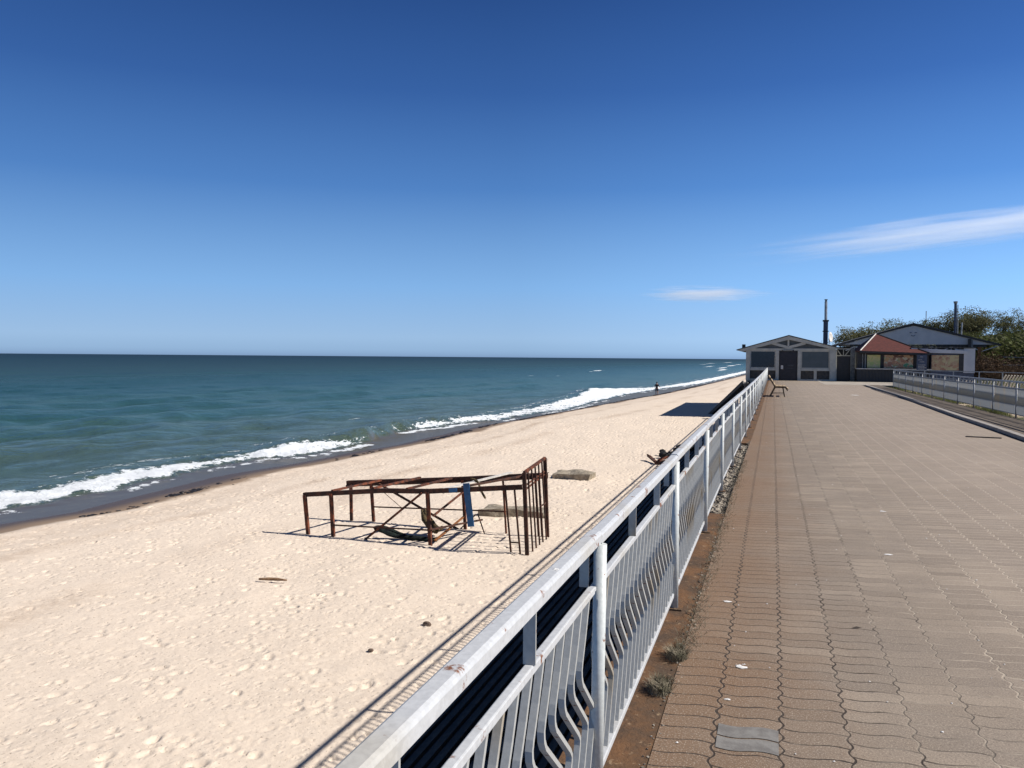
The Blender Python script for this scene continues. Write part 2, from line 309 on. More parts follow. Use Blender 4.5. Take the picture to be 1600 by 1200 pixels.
def thing(name, label, cat, loc, group=None):
    o = bpy.data.objects.new(name, None); S.collection.objects.link(o); o.location = loc; o.empty_display_size = .2
    WO[o.name] = Vector(loc); return tag(o, label, cat, group)
def copy_part(src, loc_world, parent):
    o = src.copy(); S.collection.objects.link(o); o.parent = parent; o.location = Vector(loc_world)-org(parent)
    WO[o.name] = Vector(loc_world); return o
def struct(o): o['kind'] = 'structure'; return o
WS = 1.35
def copy_tree(src, loc, label=None, rotz=0, scale=1):
    o = src.copy(); S.collection.objects.link(o); o.location = loc; o.rotation_euler = (0, 0, rotz); o.scale = (scale*WS, scale*WS, scale)
    if label: o['label'] = label
    for ch in src.children:
        c = ch.copy(); S.collection.objects.link(c); c.parent = o
    return o
def grid_mesh(name, X, Y, Z, mat, attrs={}, smooth=True):
    ny, nx = X.shape; co = np.stack([X, Y, Z], -1).reshape(-1, 3).astype(np.float32)
    idx = np.arange(ny*nx).reshape(ny, nx)
    q = np.stack([idx[:-1, :-1], idx[:-1, 1:], idx[1:, 1:], idx[1:, :-1]], -1).reshape(-1, 4)
    me = bpy.data.meshes.new(name); me.vertices.add(len(co)); me.vertices.foreach_set('co', co.ravel())
    me.loops.add(q.size); me.loops.foreach_set('vertex_index', q.ravel().astype(np.int32))
    me.polygons.add(len(q)); me.polygons.foreach_set('loop_start', np.arange(0, q.size, 4, dtype=np.int32))
    try: me.polygons.foreach_set('loop_total', np.full(len(q), 4, dtype=np.int32))
    except Exception: pass
    me.polygons.foreach_set('use_smooth', np.full(len(q), smooth))
    me.update(calc_edges=True)
    for a, v in attrs.items():
        at = me.attributes.new(a, 'FLOAT', 'POINT'); at.data.foreach_set('value', v.reshape(-1).astype(np.float32))
    me.materials.append(mat); o = bpy.data.objects.new(name, me); S.collection.objects.link(o); WO[o.name] = Vector((0, 0, 0)); return o
_ng = rng.random((257, 257))
def vn(x, y):                                         # smooth value noise
    x = np.asarray(x) % 256; y = np.asarray(y) % 256; i = np.floor(x).astype(int); j = np.floor(y).astype(int)
    fx = x-i; fy = y-j; fx = fx*fx*(3-2*fx); fy = fy*fy*(3-2*fy); i2 = (i+1) % 256; j2 = (j+1) % 256
    return (_ng[i, j]*(1-fx)+_ng[i2, j]*fx)*(1-fy)+(_ng[i, j2]*(1-fx)+_ng[i2, j2]*fx)*fy
def fbm(x, y, o=4):
    s = 0; a = .5
    for q in range(o): s = s+a*(vn(x*2**q+17*q, y*2**q+31*q)-.5); a *= .5
    return s
def steps(segs):                                      # [(start, first step, growth)], end
    out = [segs[0][0]]; 
    for (a, st, g), b in zip(segs, [q[0] for q in segs[1:]]+[None]):
        if b is None: break
        d = st
        while out[-1] < b: out.append(out[-1]+d); d *= g
    return np.array(out)
def dxr(y): return float(np.interp(y, [10, 15, 20, 27, 39, 65], [0, .035, .075, .11, .15, .19]))   # the promenade edge bends a little

# ---------------------------------------------------------------- shore profile
SW = np.array([(5, -22.6), (19.3, -22.45), (21.7, -21.9), (25.3, -22.3), (29.5, -22.7), (32.2, -22.3), (35.6, -21.9), (40, -21.6), (44.2, -20.9), (52.5, -21.1),
               (59.8, -21.0), (75.9, -19.4), (97.6, -17.9), (116.8, -16.0), (180, -13), (293, -8.8), (600, 4), (30000, 800)])
def shore(y): return np.interp(y, SW[:, 0], SW[:, 1])+.25*(vn(y*.35, y*0+3)-.5)
FI = np.array([(5, -24.6), (21, -24.3), (23.7, -23.9), (27.2, -24.0), (29, -24.4), (31.7, -24.5), (33.2, -24.7), (35.7, -24.6), (37.5, -23.2), (39.4, -22.9), (44.2, -23.4), (52.5, -24.4), (57.8, -23.3), (62.8, -22.5), (65, -21.2), (76.6, -20.7), (80.7, -19.3), (94, -19.9), (115.4, -19.9), (133, -18.9), (155, -16.7), (178, -14), (237, -11.9), (302, -10), (600, 2), (30000, 790)])
FO = np.array([(5, -27.2), (23, -26.7), (26.4, -26.5), (30.4, -26.9), (32.2, -26.9), (33.7, -26.2), (35.7, -26.5), (38.2, -26.2), (42.5, -25.2), (45.1, -24.3), (56.4, -26.2), (61.2, -26.0), (63.8, -25.6), (69, -24.9), (80, -25.6), (95, -25.6), (112, -27.2), (128, -27.6), (136, -23.6), (150, -21.6), (188, -20.2), (248, -18), (323, -16.3), (430, -14), (600, -6), (30000, 780)])
FS = np.array([(5, .9), (20, .95), (27, .95), (31, .95), (33, .8), (36, .98), (41, .95), (43, .7), (52, .68), (58, .7), (63, .78), (70, .72), (80, .72), (92, .9), (112, .95), (128, 1.0), (134, .7), (148, .85), (190, .9), (600, .8), (30000, .8)])
ys = steps([(3, .04, 1), (22, .04, 1.006), (75, .28, 1.02), (420, 8, 1.2), (3000, 0, 0)])
xs = steps([(.0, .04, 1), (24.5, .06, 1.08), (38, 0, 0)])
Yg, Ug = np.meshgrid(ys, xs, indexing='ij'); Xg = -.8-Ug
sdist = Xg-shore(Yg)                                   # metres landward of the swash edge
top = -3.2+.25*np.clip((Yg-36)/30, 0, 1)
Zs = np.where(sdist < 0, -3.6+.07*sdist, -3.6+(top+3.6)*(1-np.exp(-np.clip(sdist, 0, None)/3.2)))
land = np.clip((sdist-1.6)/1.5, 0, 1)
Zs += land*(fbm(Xg*.4, Yg*.25)*.12+fbm(Xg*1.8, Yg*1.5, 3)*.028)
Zs += np.where((sdist > 1.0) & (sdist < 5), .05*np.exp(-((sdist-2.3-.5*vn(Yg*.8, Yg*0))/.5)**2), 0)
N = 46000
py = 3+65*rng.random(N)**.85; px = -1.2-22.5*rng.random(N)
for a, b in zip(px, py):
    if a-float(np.interp(b, SW[:, 0], SW[:, 1])) < 2.0+rng.random(): continue
    dens = .6*vn(a*.3+5, b*.22)+.4*vn(a*1.3+9, b*.9); 
    if rng.random() > -.02+1.25*dens: continue
    r1 = .020+.045*rng.random()**2.4; th = rng.normal(.9, .5); dep = r1*(.27+.52*rng.random()); asp = 1.1+rng.random()
    i0, i1 = np.searchsorted(ys, (b-.3, b+.3)); j0, j1 = np.searchsorted(xs, (-.8-a-.3, -.8-a+.3))
    if i1-i0 < 2: continue
    qx = Xg[i0:i1, j0:j1]-a; qy = Yg[i0:i1, j0:j1]-b
    u = (qx*math.cos(th)+qy*math.sin(th))/asp; v = -qx*math.sin(th)+qy*math.cos(th); rr = (u*u+v*v)/(r1*r1)
    Zs[i0:i1, j0:j1] += -dep*np.exp(-rr**2.4)+dep*.5*np.exp(-((np.sqrt(rr)-1.5)/.35)**2)*np.clip(.5+u/r1*.4, 0, 1.2)
wet = 1-np.clip((sdist-.2-.9*vn(Yg*.25, Yg*0+9))/(2.6), 0, 1)
tide = .9*np.exp(-((sdist-4.6-1.6*vn(Yg*.10, Yg*0+6))/.35)**2)*vn(Yg*.7, Yg*0+2)+.7*np.exp(-((sdist-7.2-2.2*vn(Yg*.06, Yg*0+16))/.5)**2)*vn(Yg*.4, Yg*0+7)+.35*np.exp(-((sdist-3.2)/1.2)**2)
struct(grid_mesh('sand', Xg, Yg, Zs, M['sand'], {'wet': wet, 'tide': tide}))

yw = steps([(10, .11, 1), (45, .12, 1.008), (150, .9, 1.03), (600, 30, 1.25), (30000, 0, 0)])
vw = steps([(0, .14, 1), (16, .15, 1.012), (90, 1.0, 1.05), (400, 30, 1.25), (40000, 0, 0)])
Yw, V = np.meshgrid(yw, vw, indexing='ij'); Sh = shore(Yw); Xw = Sh+1.2-V
fi = np.interp(Yw, FI[:, 0], FI[:, 1]); fo = np.interp(Yw, FO[:, 0], FO[:, 1]); fs = np.interp(Yw, FS[:, 0], FS[:, 1])
fo = fi-(fi-fo)*np.interp(Yw, [38, 62, 100, 118, 135], [.78, .6, .55, .75, .5]); fi = fi+fbm(Yw*.9, Yw*0+2)*1.2; fo = fo+fbm(Yw*.7, Yw*0+8)*1.0
d_in = fi-Xw; d_out = Xw-fo; wd = fi-fo                # inside the band both are positive
foam = np.clip(d_in/.7+.1, 0, 1)*np.clip(d_out/1.0+.25, 0, 1)*fs
amp = np.clip((d_in-0)/12, 0, 1)
Zw = np.full_like(Xw, -3.6)
far = np.clip(1-Yw/900, 0, 1)
for i in range(46):
    lam = 1.3*1.085**i*rng.uniform(.9, 1.1); ang = rng.normal(0, .55)+(math.pi if rng.random() < .1 else 0)
    kx, ky = 2*math.pi/lam*math.cos(ang), 2*math.pi/lam*math.sin(ang)
    A = (.015 if lam < 6 else .010)*lam**.7*np.exp(-(lam/22)**2); fade = np.clip(1.3-Yw/(lam*18), 0, 1)
    Zw += A*np.sin(kx*Xw*.9+ky*Yw+rng.uniform(0, 6.28))*amp*fade
# swell lines parallel to the shore
Xc = Xw-Sh
ph = (Xc+1.6*fbm(Yw*.05, Yw*0+5)*8+.3*fbm(Xw*.1, Yw*.1)*10)/10.5
sw = np.sin(2*math.pi*ph); Zw += (.10*np.maximum(sw, 0)**2*1.6+.03*sw)*np.clip(d_in/9, 0, 1)*np.clip(1.4-Yw/260, .15, 1)*(.5+vn(Yw*.06, Xw*.06))
# breaker: crest just seaward of the foam, taller where it is about to break
cr = np.interp(Yw[:, :1], [5, 25, 31, 36, 42, 48, 58, 66, 75, 90, 120, 130, 150, 30000], [.32, .32, .25, .30, .62, .68, .55, .3, .25, .35, .6, .4, .2, .2])
front = fo-.4; back = np.where(Xw < front, np.exp(-((front-Xw)/2.2)**2), np.exp(-((Xw-front)/np.clip(wd*.55, .7, 2.5))**2))
Zw += cr*back*np.clip(.75+.5*vn(Yw*.3, Yw*0+1), 0, 1.2)
lump = fbm(Xw*1.7, Yw*1.7, 5)
Zw += np.clip(foam, 0, 1)*(.10+lump*.32)*np.clip(1.2-Yw/500, .2, 1)
swash = np.clip(1-(d_in+.15)/.5, 0, 1)
Zw = np.where(d_in < 0, -3.6+(.035+.05*lump)*np.clip((Xw*0-d_in)/-.5+1, 0, 1), Zw)
# second lines of foam offshore and scattered caps
foam = np.maximum(foam, .42*np.exp(-((Xw-fo+1.2)/1.1)**2)*(vn(Yw*.5, Yw*0+4) > .35))
sf = np.interp(Yw, [38, 43, 58, 62], [.62, .95, .95, .62])*np.exp(-((Xw-(fi+.45))/.4)**2)*(vn(Yw*.4, Yw*0+14) > .45); foam = np.maximum(foam, np.where(d_in < 0, sf, 0))
for (cy, cxx, ly, lx, st) in [(322, -66, 9, 1.6, .95), (300, -64, 5, 1, .8), (227, -66, 3, 1, .8), (228, -58, 2, .8, .7), (900, -84, 40, 3, .9), (940, -66, 40, 3, .9), (390, -22, 30, 1.6, 1.),
                            (480, -27, 40, 2, .9), (560, -40, 50, 2, .8), (640, -30, 50, 3, .9), (760, -60, 40, 3, .8), (780, -30, 60, 3, .85), (62, -33, 1.5, .6, .6), (1200, -60, 60, 4, .9)]:
    g = st*np.exp(-((Yw-cy)/ly)**2-((Xw-cxx)/lx)**2); foam = np.maximum(foam, g); Zw += g*.35*(ly > 4)
dd = np.clip(Sh-Xw, 0, None)+.06*Yw; offs = dd/(dd+110)
struct(grid_mesh('sea', Xw, Yw, Zw, M['water'], {'foam': foam, 'off': offs, 'swash': swash}))

# ---------------------------------------------------------------- promenade deck
def strip(name, mat, xa, xb, z, y0, y1, n=60, thick=None, off=0):
    yy = np.linspace(y0, y1, n); mb = MB()
    for i in range(n-1):
        a0 = xa(yy[i]); b0 = xb(yy[i]); a1 = xa(yy[i+1]); b1 = xb(yy[i+1]); t = thick or .05
        mb.add([(a0, yy[i], z-t), (b0, yy[i], z-t), (b0, yy[i], z), (a0, yy[i], z), (a1, yy[i+1], z-t), (b1, yy[i+1], z-t), (b1, yy[i+1], z), (a1, yy[i+1], z)],
               [(3, 2, 6, 7), (0, 3, 7, 4), (2, 1, 5, 6)]+([(0, 1, 2, 3)] if i == 0 else [])+([(4, 7, 6, 5)] if i == n-2 else []))
    return struct(mb.build(name, mat, fix=True))
kx = lambda y: float(np.interp(y, [10, 19, 22, 26, 31, 41, 51, 56], [4.80, 4.86, 4.93, 4.97, 5.1, 5.36, 5.42, 5.44]))
strip('promenade', M['paver'], lambda y: -.45+dxr(y), lambda y: kx(y), 0, -3, 67.0, 80)
strip('ledge', M['ledge'], lambda y: -.80+dxr(y), lambda y: -.453+dxr(y), -.004, -3, 8.9, 12, .12)
strip('rubble_strip', M['gravel'], lambda y: -.80+dxr(y), lambda y: -.453+dxr(y), -.06, 8.9, 16.6, 12, .1)
strip('ledge', M['ledge'], lambda y: -.80+dxr(y), lambda y: -.453+dxr(y), -.006, 16.6, 67, 30, .12)
strip('sea_wall', M['wall'], lambda y: -.85+dxr(y), lambda y: 4.6, -.14, -3, 67, 60, 3.6)
strip('kerb', M['kerb'], lambda y: kx(y)+.02, lambda y: kx(y)+.17, .08, 8, 55.5, 50, .2)
strip('footpath', M['asphalt'], lambda y: kx(y)+.172, lambda y: 6.32, .07, 8, 56, 50, .2)
strip('kerb_foot_strip', M['black'], lambda y: kx(y)-.045, lambda y: kx(y)+.02, .004, 8, 55.5, 50, .03)  # narrow black strip along the foot of the kerb
mb = MB(); mb.box(3.2, 14, 57.5, 67.3, -.05, .006); struct(mb.build('forecourt', M['concrete']))
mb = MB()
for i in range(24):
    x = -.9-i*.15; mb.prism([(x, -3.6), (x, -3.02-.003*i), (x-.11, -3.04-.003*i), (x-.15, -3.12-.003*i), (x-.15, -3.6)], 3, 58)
struct(mb.build('deck_shade_ribs', M['deck_shade']))  # added ribbed sheet that deepens the deck's shadow on the sand
# gravel lumps and crumbs as one uncountable mass
def rock_mb(mb, c, r, sz=.7, seed=0, sub=1):
    import bmesh; bm = bmesh.new(); bmesh.ops.create_icosphere(bm, subdivisions=sub, radius=1)
    rr = random.Random(seed); ang = rr.uniform(0, 6.28); ca, sa = math.cos(ang), math.sin(ang); a = rr.uniform(.8, 1.3)
    vs = []
    for v in bm.verts:
        q = v.co*(1+.35*mnoise.noise(v.co*1.7+Vector((seed*3.1, 0, 0)))); x, y = q.x*a, q.y
        vs.append((c[0]+r*(x*ca-y*sa), c[1]+r*(x*sa+y*ca), c[2]+r*q.z*sz))
    mb.add(vs, [[v.index for v in f.verts] for f in bm.faces]); bm.free()
mb = MB()
for i in range(1500):
    y = random.uniform(8.95, 16.5); x = random.uniform(-.78, -.47)+dxr(y); rock_mb(mb, (x, y, -.055), random.choice((.012, .018, .03, .045))*random.uniform(.7, 1.2), .7, i, 1)
for i in range(1100):
    y = 3+14*random.random()**.8; x = -.45+dxr(y)+random.gauss(0, .022); rock_mb(mb, (x, y, -.002), random.uniform(.003, .009), .6, i, 1)
tag(mb.build('gravel', M['gravel'], fix=False), 'loose grey gravel and crumbled concrete along the foot of the white railing', 'gravel', kind='stuff')

# ---------------------------------------------------------------- left railing
NB, SP = 21, 2.5
def z_bar(mb, x0, w, y, z, th=.015, k=1):
    pts = [(0, .787), (-.052, .68), (-.098, .600), (-.108, .575), (-.104, .548), (-.085, .52), (.10, .372), (.118, .35), (.116, .33), (.10, .29), (.01, .095)]
    n = len(pts); vs = []
    for i, (s_, zz) in enumerate(pts):
        a = pts[max(i-1, 0)]; b = pts[min(i+1, n-1)]; dx, dz = b[0]-a[0], b[1]-a[1]; L = math.hypot(dx, dz); nx, nz = -dz/L*th/2, dx/L*th/2
        for q in ((x0, 1), (x0+w, 1), (x0+w, -1), (x0, -1)): vs.append((q[0], y+k*s_+nx*q[1], z+zz+nz*q[1]))
    fs = [(0, 1, 2, 3), tuple((n-1)*4+j for j in (3, 2, 1, 0))]
    for i in range(n-1):
        for j in range(4): fs.append((i*4+j, i*4+(j+1) % 4, i*4+4+(j+1) % 4, i*4+4+j))
    mb.add(vs, fs)
def railing(name, label, xf, y0, nb, mr, mp, mbar, side=1, bw=.020, indiv=100, ztop=1.0):
    # side = +1: the deck lies towards +X of the rail
    root = thing(name, label, 'railing', (xf(y0), y0, 0))
    P = lambda i: y0+SP*i
    post = sp = bar = None
    for i in range(nb+1):
        y = P(i); x = xf(y)+.014*side
        if post is None:
            mb = MB(); mb.tube([(x, y, -.02), (x, y, ztop-.045)], .0235, 16); post = mb.build('post', mp, root, smooth=False, at=(x, y, 0)); post0 = post
            bs_ = MB(); bs_.box(x-.05, x+.05, y-.05, y+.05, -.004, .006)
            base = bs_.build('base_plate', M['ledge'], post, at=(x, y, 0)); base0 = base
            pl = MB(); pl.box(x-.066*side-.012, x-.066*side+.022, y+.012, y+.02, .79, ztop-.047); plate = pl.build('bracket', mbar, post, at=(x, y, 0)); plate0 = plate
            for p in post.data.polygons: p.use_smooth = len(p.vertices) == 4
        else:
            o = copy_part(post0, (x, y, 0), root); b = copy_part(base0, (x, y, 0), o); copy_part(plate0, (x, y, 0), o)
            o.rotation_euler = (R(random.uniform(-.3, .3)), R(random.uniform(-.4, .4)), 0)
    cnt = 0; rest = MB(); rests = 0
    for i in range(nb):
        a, b = P(i), P(i+1); xa, xb = xf(a), xf(b)
        za = ztop+random.uniform(-.003, .003)
        t = MB(); w = .0255; zz0, zz1 = za-.047, za                                       # rounded box section of the handrail
        prof = [(-w, zz0+.006), (-w+.005, zz0), (w-.005, zz0), (w, zz0+.006), (w, zz1-.012), (w-.004, zz1-.004), (w-.011, zz1), (-w+.008, zz1), (-w+.002, zz1-.003), (-w, zz1-.009)]
        n = len(prof); vs = [(xa+p, a+.001, z) for p, z in prof]+[(xb+p, b-.001, z) for p, z in prof]
        t.add(vs, [tuple(range(n)), tuple(range(2*n-1, n-1, -1))]+[(j, j+n, (j+1) % n+n, (j+1) % n) for j in range(n)])
        t.build('handrail', mr, root)
        for nm, z0, z1, hw in (('middle_rail', .786, .812, .013), ('bottom_rail', .078, .106, .015)):
            t = MB(); e = .05 if nm == 'middle_rail' else .042
            t.beam((xa, a+e, (z0+z1)/2), (xb, b-e, (z0+z1)/2), hw*2, z1-z0)
            t.box(xa-.012, xa+.012, a, a+e, z0+.005, z1-.005).box(xb-.012, xb+.012, b-e, b, z0+.005, z1-.005)
            t.build(nm, mr, root, bevel=.004 if a < 15 and side > 0 else 0)
        for q in (1, 2):
            y = a+SP*q/3; x = xf(a)+(xf(b)-xf(a))*q/3
            if sp is None: t = MB(); t.box(x-.017, x+.017, y-.004, y+.004, .812, ztop-.047); sp = t.build('spacer_bar', mbar, root, at=(x, y, 0))
            else: copy_part(sp, (x, y, 0), root)
        for q in range(1, NB):
            y = a+SP*q/NB; x = xf(a)+(xf(b)-xf(a))*q/NB
            near = (a > 0) and cnt < indiv if side > 0 else (cnt < indiv)
            if near:
                cnt += 1
                if bar is None: t = MB(); z_bar(t, x-bw*.6, bw, y, 0); bar = t.build('baluster', mbar, root, at=(x, y, 0))
                else: copy_part(bar, (x, y, 0), root)
            else: z_bar(rest, x-bw*.6, bw, y, 0); rests += 1
    if rests: tag(rest.build('baluster', mbar, root), kind='stuff')
    return root
railing('white_railing', 'long white painted promenade railing with rust spots and kinked flat balusters, on the beach side', lambda y: -.598+dxr(y), .405, 26, M['rail'], M['rail_post'], M['bar'])
railing('grey_railing', 'long grey promenade railing with kinked balusters on the landward side, beside the kerb', lambda y: 6.37+.012*max(0, y-43), 13.2, 15, M['rail_r'], M['rail_r'], M['bar_r'], side=-1, bw=.042).location.z += .075

# ---------------------------------------------------------------- rusty frame on the sand
zs = -3.22
def ztp(x): return -2.06+(x+11.93)/(11.93-5.7)*.56+.03*math.sin(x*1.7)
root = thing('rusty_frame', 'rusted angle-steel frame skeleton standing on the sand, hung with rags', 'metal frame', (-8.8, 20.5, zs))
yf = lambda x: 19.62-(x+11.9)*.06; yb = lambda x: 21.74-(x+11.8)*.06
def pb(nm, a, b, w=.07, h=.07, mt='rust', lab=None):
    o = MB().beam(a, b, w, h).build(nm, M[mt], root); 
    if lab: o['label'] = lab
    return o
def angle(a, b, w=.08, mt='rust'):                      # L-section beam
    a, b = Vector(a), Vector(b); mb = MB(); mb.beam(a+Vector((0, 0, -w/2)), b+Vector((0, 0, -w/2)), .012, w); mb.beam(a+Vector((0, w/2, 0)), b+Vector((0, w/2, 0)), w, .012)
    return mb.build('top_beam', M[mt], root)
L_, Rr = -12.1, -5.78
for p, q in ((L_, -9.7), (-9.7, -8.35), (-8.35, Rr)):
    angle((p, yf(p), ztp(p)), (q, yf(q), ztp(q)), .11, 'rust_dark')
for p, q in ((-11.95, -8.2), (-8.2, -5.7)):
    angle((p, yb(p), ztp(p)+.02), (q, yb(q), ztp(q)+.02), .12, 'rust_dark')
    pb('lower_beam', (p, yb(p)-.02, ztp(p)-.12), (q, yb(q)-.02, ztp(q)-.10), .03, .05, 'rust_dark')
for x, lean in ((-12.05, .12), (-11.22, .08), (-8.35, .10)): pb('post', (x+lean, yf(x), zs-.1), (x, yf(x), ztp(x)-.06), .085, .085, 'rust')
for x, lean in ((-11.8, .03), (-11.12, .1), (-8.2, .10), (-7.0, .12)): pb('post', (x+lean, yb(x), zs-.1), (x, yb(x), ztp(x)-.06), .075 if x < -8 else .045, .075 if x < -8 else .045, 'rust')
for x in (-11.2, -9.95, -8.95): pb('cross_member', (x, yf(x)+.03, ztp(x)+.01), (x+.42, yb(x), ztp(x)+.03), .075, .05, 'rust')
pb('cross_member', (-7.2, yf(-7)+.03, ztp(-7)+.0), (-6.2, yb(-7), ztp(-7)+.05), .06, .05, 'rust_dark')
mb = MB().beam((-7.9, yf(-7.9)+.05, ztp(-8)), (-6.75, yb(-7), ztp(-7)+.08), .12, .03); o = mb.build('loose_plank', M['white_trim'], root); o['label'] = 'pale plank lying across the top'
pb('diagonal_brace', (-8.5, yf(-8.5), ztp(-8.5)-.08), (-10.2, yf(-10), zs-.02), .06, .05, 'rust')
pb('diagonal_brace', (-10.95, yb(-11)-.06, ztp(-11)-.05), (-8.3, yb(-8.5)-.06, zs+.02), .06, .05, 'rust_dark')
pb('low_bar', (-11.1, yb(-11), zs+.45), (-6.9, yb(-7), zs+.62), .035, .035, 'rust_dark')
pb('low_bar', (-11.1, yf(-11), zs+.32), (-8.2, yf(-8), zs+.42), .035, .035, 'rust_dark')
pb('low_bar', (-8.2, yf(-8)+.05, zs+.78), (-8.15, yb(-8), zs+1.1), .05, .04, 'rust')
pb('low_bar', (-8.15, yf(-8)+.05, zs+.15), (-8.1, yb(-8)-.1, zs+.42), .05, .04, 'orange')
pb('low_bar', (-8.3, yf(-8.3), zs+.42), (-7.45, yb(-7.4)-.4, zs+.43), .05, .04, 'rust_dark')
pb('strut', (-9.6, yf(-9.6), ztp(-9.6)-.1), (-9.25, yf(-9.6)+.3, ztp(-9.6)-.52), .015, .015, 'rust_dark')
pb('strut', (-7.7, yb(-8)-.1, zs+.5), (-7.45, yb(-8)-.25, zs+.0), .025, .025, 'rust_dark')
pb('strut', (-7.75, yb(-8)-.1, zs+.5), (-8.15, yb(-8)-.25, zs+.1), .03, .03, 'rust_dark')
# the taller grille at the right end
gx = lambda y: -5.72-.03*(y-19.2)
cor = [(19.2, -1.18), (21.35, -1.07)]
for y, zt in cor: pb('grille_post', (gx(y)+.1, y, zs-.1), (gx(y), y, zt), .09, .07, 'rust_dark')
pb('grille_rail', (gx(19.2), 19.2, -1.18), (gx(21.35), 21.35, -1.07), .06, .07, 'rust')
pb('grille_rail', (gx(19.2), 19.2, -1.62), (gx(21.35), 21.35, -1.50), .035, .035, 'rust')
pb('grille_rail', (gx(19.2), 19.2, -1.52), (gx(21.35), 21.35, -1.42), .035, .035, 'rust')
for i in range(5):
    y = 19.2+2.15*(i+1)/6; zb = zs-.05 if i != 4 else zs+.0
    pb('grille_bar', (gx(y)+.15, y, zb), (gx(y), y, -1.18+.11*(i+1)/6), .035, .035, 'rust_dark')
for x, yy in ((-6.22, yf(-6.2)+.02), (-6.0+.02, yf(-6)+.02)): pb('grille_bar', (x+.16, yy, zs-.05), (x-.02, yy, ztp(x)), .04, .035, 'rust_dark')
for x in (-6.05, -5.95): pb('grille_bar', (x+.12, 21.3, zs), (x, 21.3, -1.5), .035, .035, 'rust_dark')
pb('low_bar', (-6.1, yf(-6), zs+.30), (-5.86, yf(-6), zs+.30), .03, .03, 'rust_dark')
pb('low_bar', (gx(20.4)+.1, 20.5, zs+1.0), (gx(21)+.1, 21.05, zs+1.0), .03, .03, 'rust_dark')
o = MB().beam((-7.13, 19.33, -2.62), (-7.27, 19.33, -1.54), .165, .03, (0, 1, 0)).build('blue_board', M['blue'], root); o['label'] = 'blue painted board hanging upright'
o = MB().beam((-7.72, yf(-7.7)-.062, ztp(-7.7)-.05), (-7.5, yf(-7.5)-.062, ztp(-7.5)-.05), .02, .10).build('blue_patch', M['blue'], root)
def rag(name, label, pts, rad, mat, seed):
    mb = MB(); rr = random.Random(seed)
    for q in range(7):
        p = [Vector(a)+Vector((rr.uniform(-1, 1), rr.uniform(-1, 1), rr.uniform(-1, 1)))*rad*.8 for a in pts]
        mb.tube(p, [rad*rr.uniform(.25, .8) for _ in p], 7)
    o = mb.build(name, mat, None, smooth=True, at=pts[0]); 
    d = o.modifiers.new('rough', 'SUBSURF'); d.levels = d.render_levels = 1
    return tag(o, label, 'rag')
rag('rag', 'brown twisted rag wound round the low bar inside the rusty frame', [(-8.95, 20.6, zs+.62), (-8.85, 20.5, zs+.55), (-8.7, 20.45, zs+.35), (-8.55, 20.4, zs+.2), (-8.4, 20.4, zs+.25)], .13, M['cloth'], 1)
rag('rag', 'dark green netting slumped on the sand under the front brace of the rusty frame', [(-10.0, 19.65, zs+.30), (-9.85, 19.7, zs+.33), (-9.55, 19.75, zs+.2), (-9.2, 19.8, zs+.07), (-8.7, 19.85, zs+.04), (-8.3, 19.9, zs+.03)], .09, M['darkcloth'], 2)
rag('rag', 'shredded dark rag hanging from the top of the rusty frame near the blue board', [(-7.5, 20.2, ztp(-7)+.05), (-7.3, 20.3, ztp(-7)-.0), (-7.25, 20.3, ztp(-7)-.25), (-7.1, 20.35, ztp(-7)-.5)], .03, M['cloth'], 3)

# ---------------------------------------------------------------- things on the sand
def slab(name, label, cat, c, sx, sy, sz, seed, mat, rot=0):
    import bmesh; bm = bmesh.new(); bmesh.ops.create_cube(bm, size=1); bmesh.ops.subdivide_edges(bm, edges=bm.edges[:], cuts=7, use_grid_fill=True)
    vs = []
    for v in bm.verts:
        p = Vector((v.co.x*sx, v.co.y*sy, v.co.z*sz)); nv = lambda q: Vector((mnoise.noise(q+Vector((seed*7.3, 0, 0))), mnoise.noise(q+Vector((0, seed*5.1+20, 0))), mnoise.noise(q+Vector((3, 9, seed*3.7+40))))); n = nv(p*1.3); n2 = nv(p*5)
        taper = 1-.22*abs(v.co.x*2)**3*(v.co.z > 0); p.z *= taper; p += n*.16*min(1, sz*2)+n2*.04
        ca, sa = math.cos(rot), math.sin(rot); vs.append((c[0]+p.x*ca-p.y*sa, c[1]+p.x*sa+p.y*ca, c[2]+p.z))
    mb = MB(); mb.add(vs, [[v.index for v in f.verts] for f in bm.faces]); bm.free()
    return tag(mb.build(name, mat, at=c), label, cat)
slab('concrete_slab', 'broken concrete slab lying in the sand just behind the tall grille of the rusty frame', 'concrete slab', (-7.5, 24.1, -3.14), 1.9, 1.0, .30, 1, M['rock'], .12)
slab('concrete_slab', 'grey broken concrete slab further off, seen right of the rusty frame', 'concrete slab', (-7.5, 32.2, -3.10), 1.5, .9, .34, 4, M['rock'], -.05)
mb = MB().tube([(-10.42, 15.16, -3.17), (-10.2, 15.19, -3.155), (-10.0, 15.21, -3.15), (-9.8, 15.26, -3.165)], [.022, .035, .032, .015], 8)
tag(mb.build('driftwood', M['drift'], at=(-10.1, 15.2, -3.17)), 'thin brown driftwood stick lying alone on the near sand', 'driftwood')
for (x, y, r, lab) in ((-5.85, 13.6, .09, 'small brown stone on the sand close to the shadow of the white railing'), (-6.2, 12.1, .05, 'tiny dark pebble on the near sand below the brown stone')):
    mb = MB(); rock_mb(mb, (x, y, -3.19), r, .6, int(r*1000), 2); tag(mb.build('stone', M['stone'], at=(x, y, -3.19)), lab, 'stone')
root = thing('scrap_iron', 'rusty bent piece of scrap iron on the sand beside the white railing shadow', 'scrap metal', (-5.0, 38, -3.2))
MB().beam((-5.5, 38.9, -2.95), (-4.95, 37.6, -3.1), .16, .06).beam((-5.3, 38.6, -2.98), (-5.55, 38.8, -2.88), .06, .04).build('arm', M['rust_dark'], root)
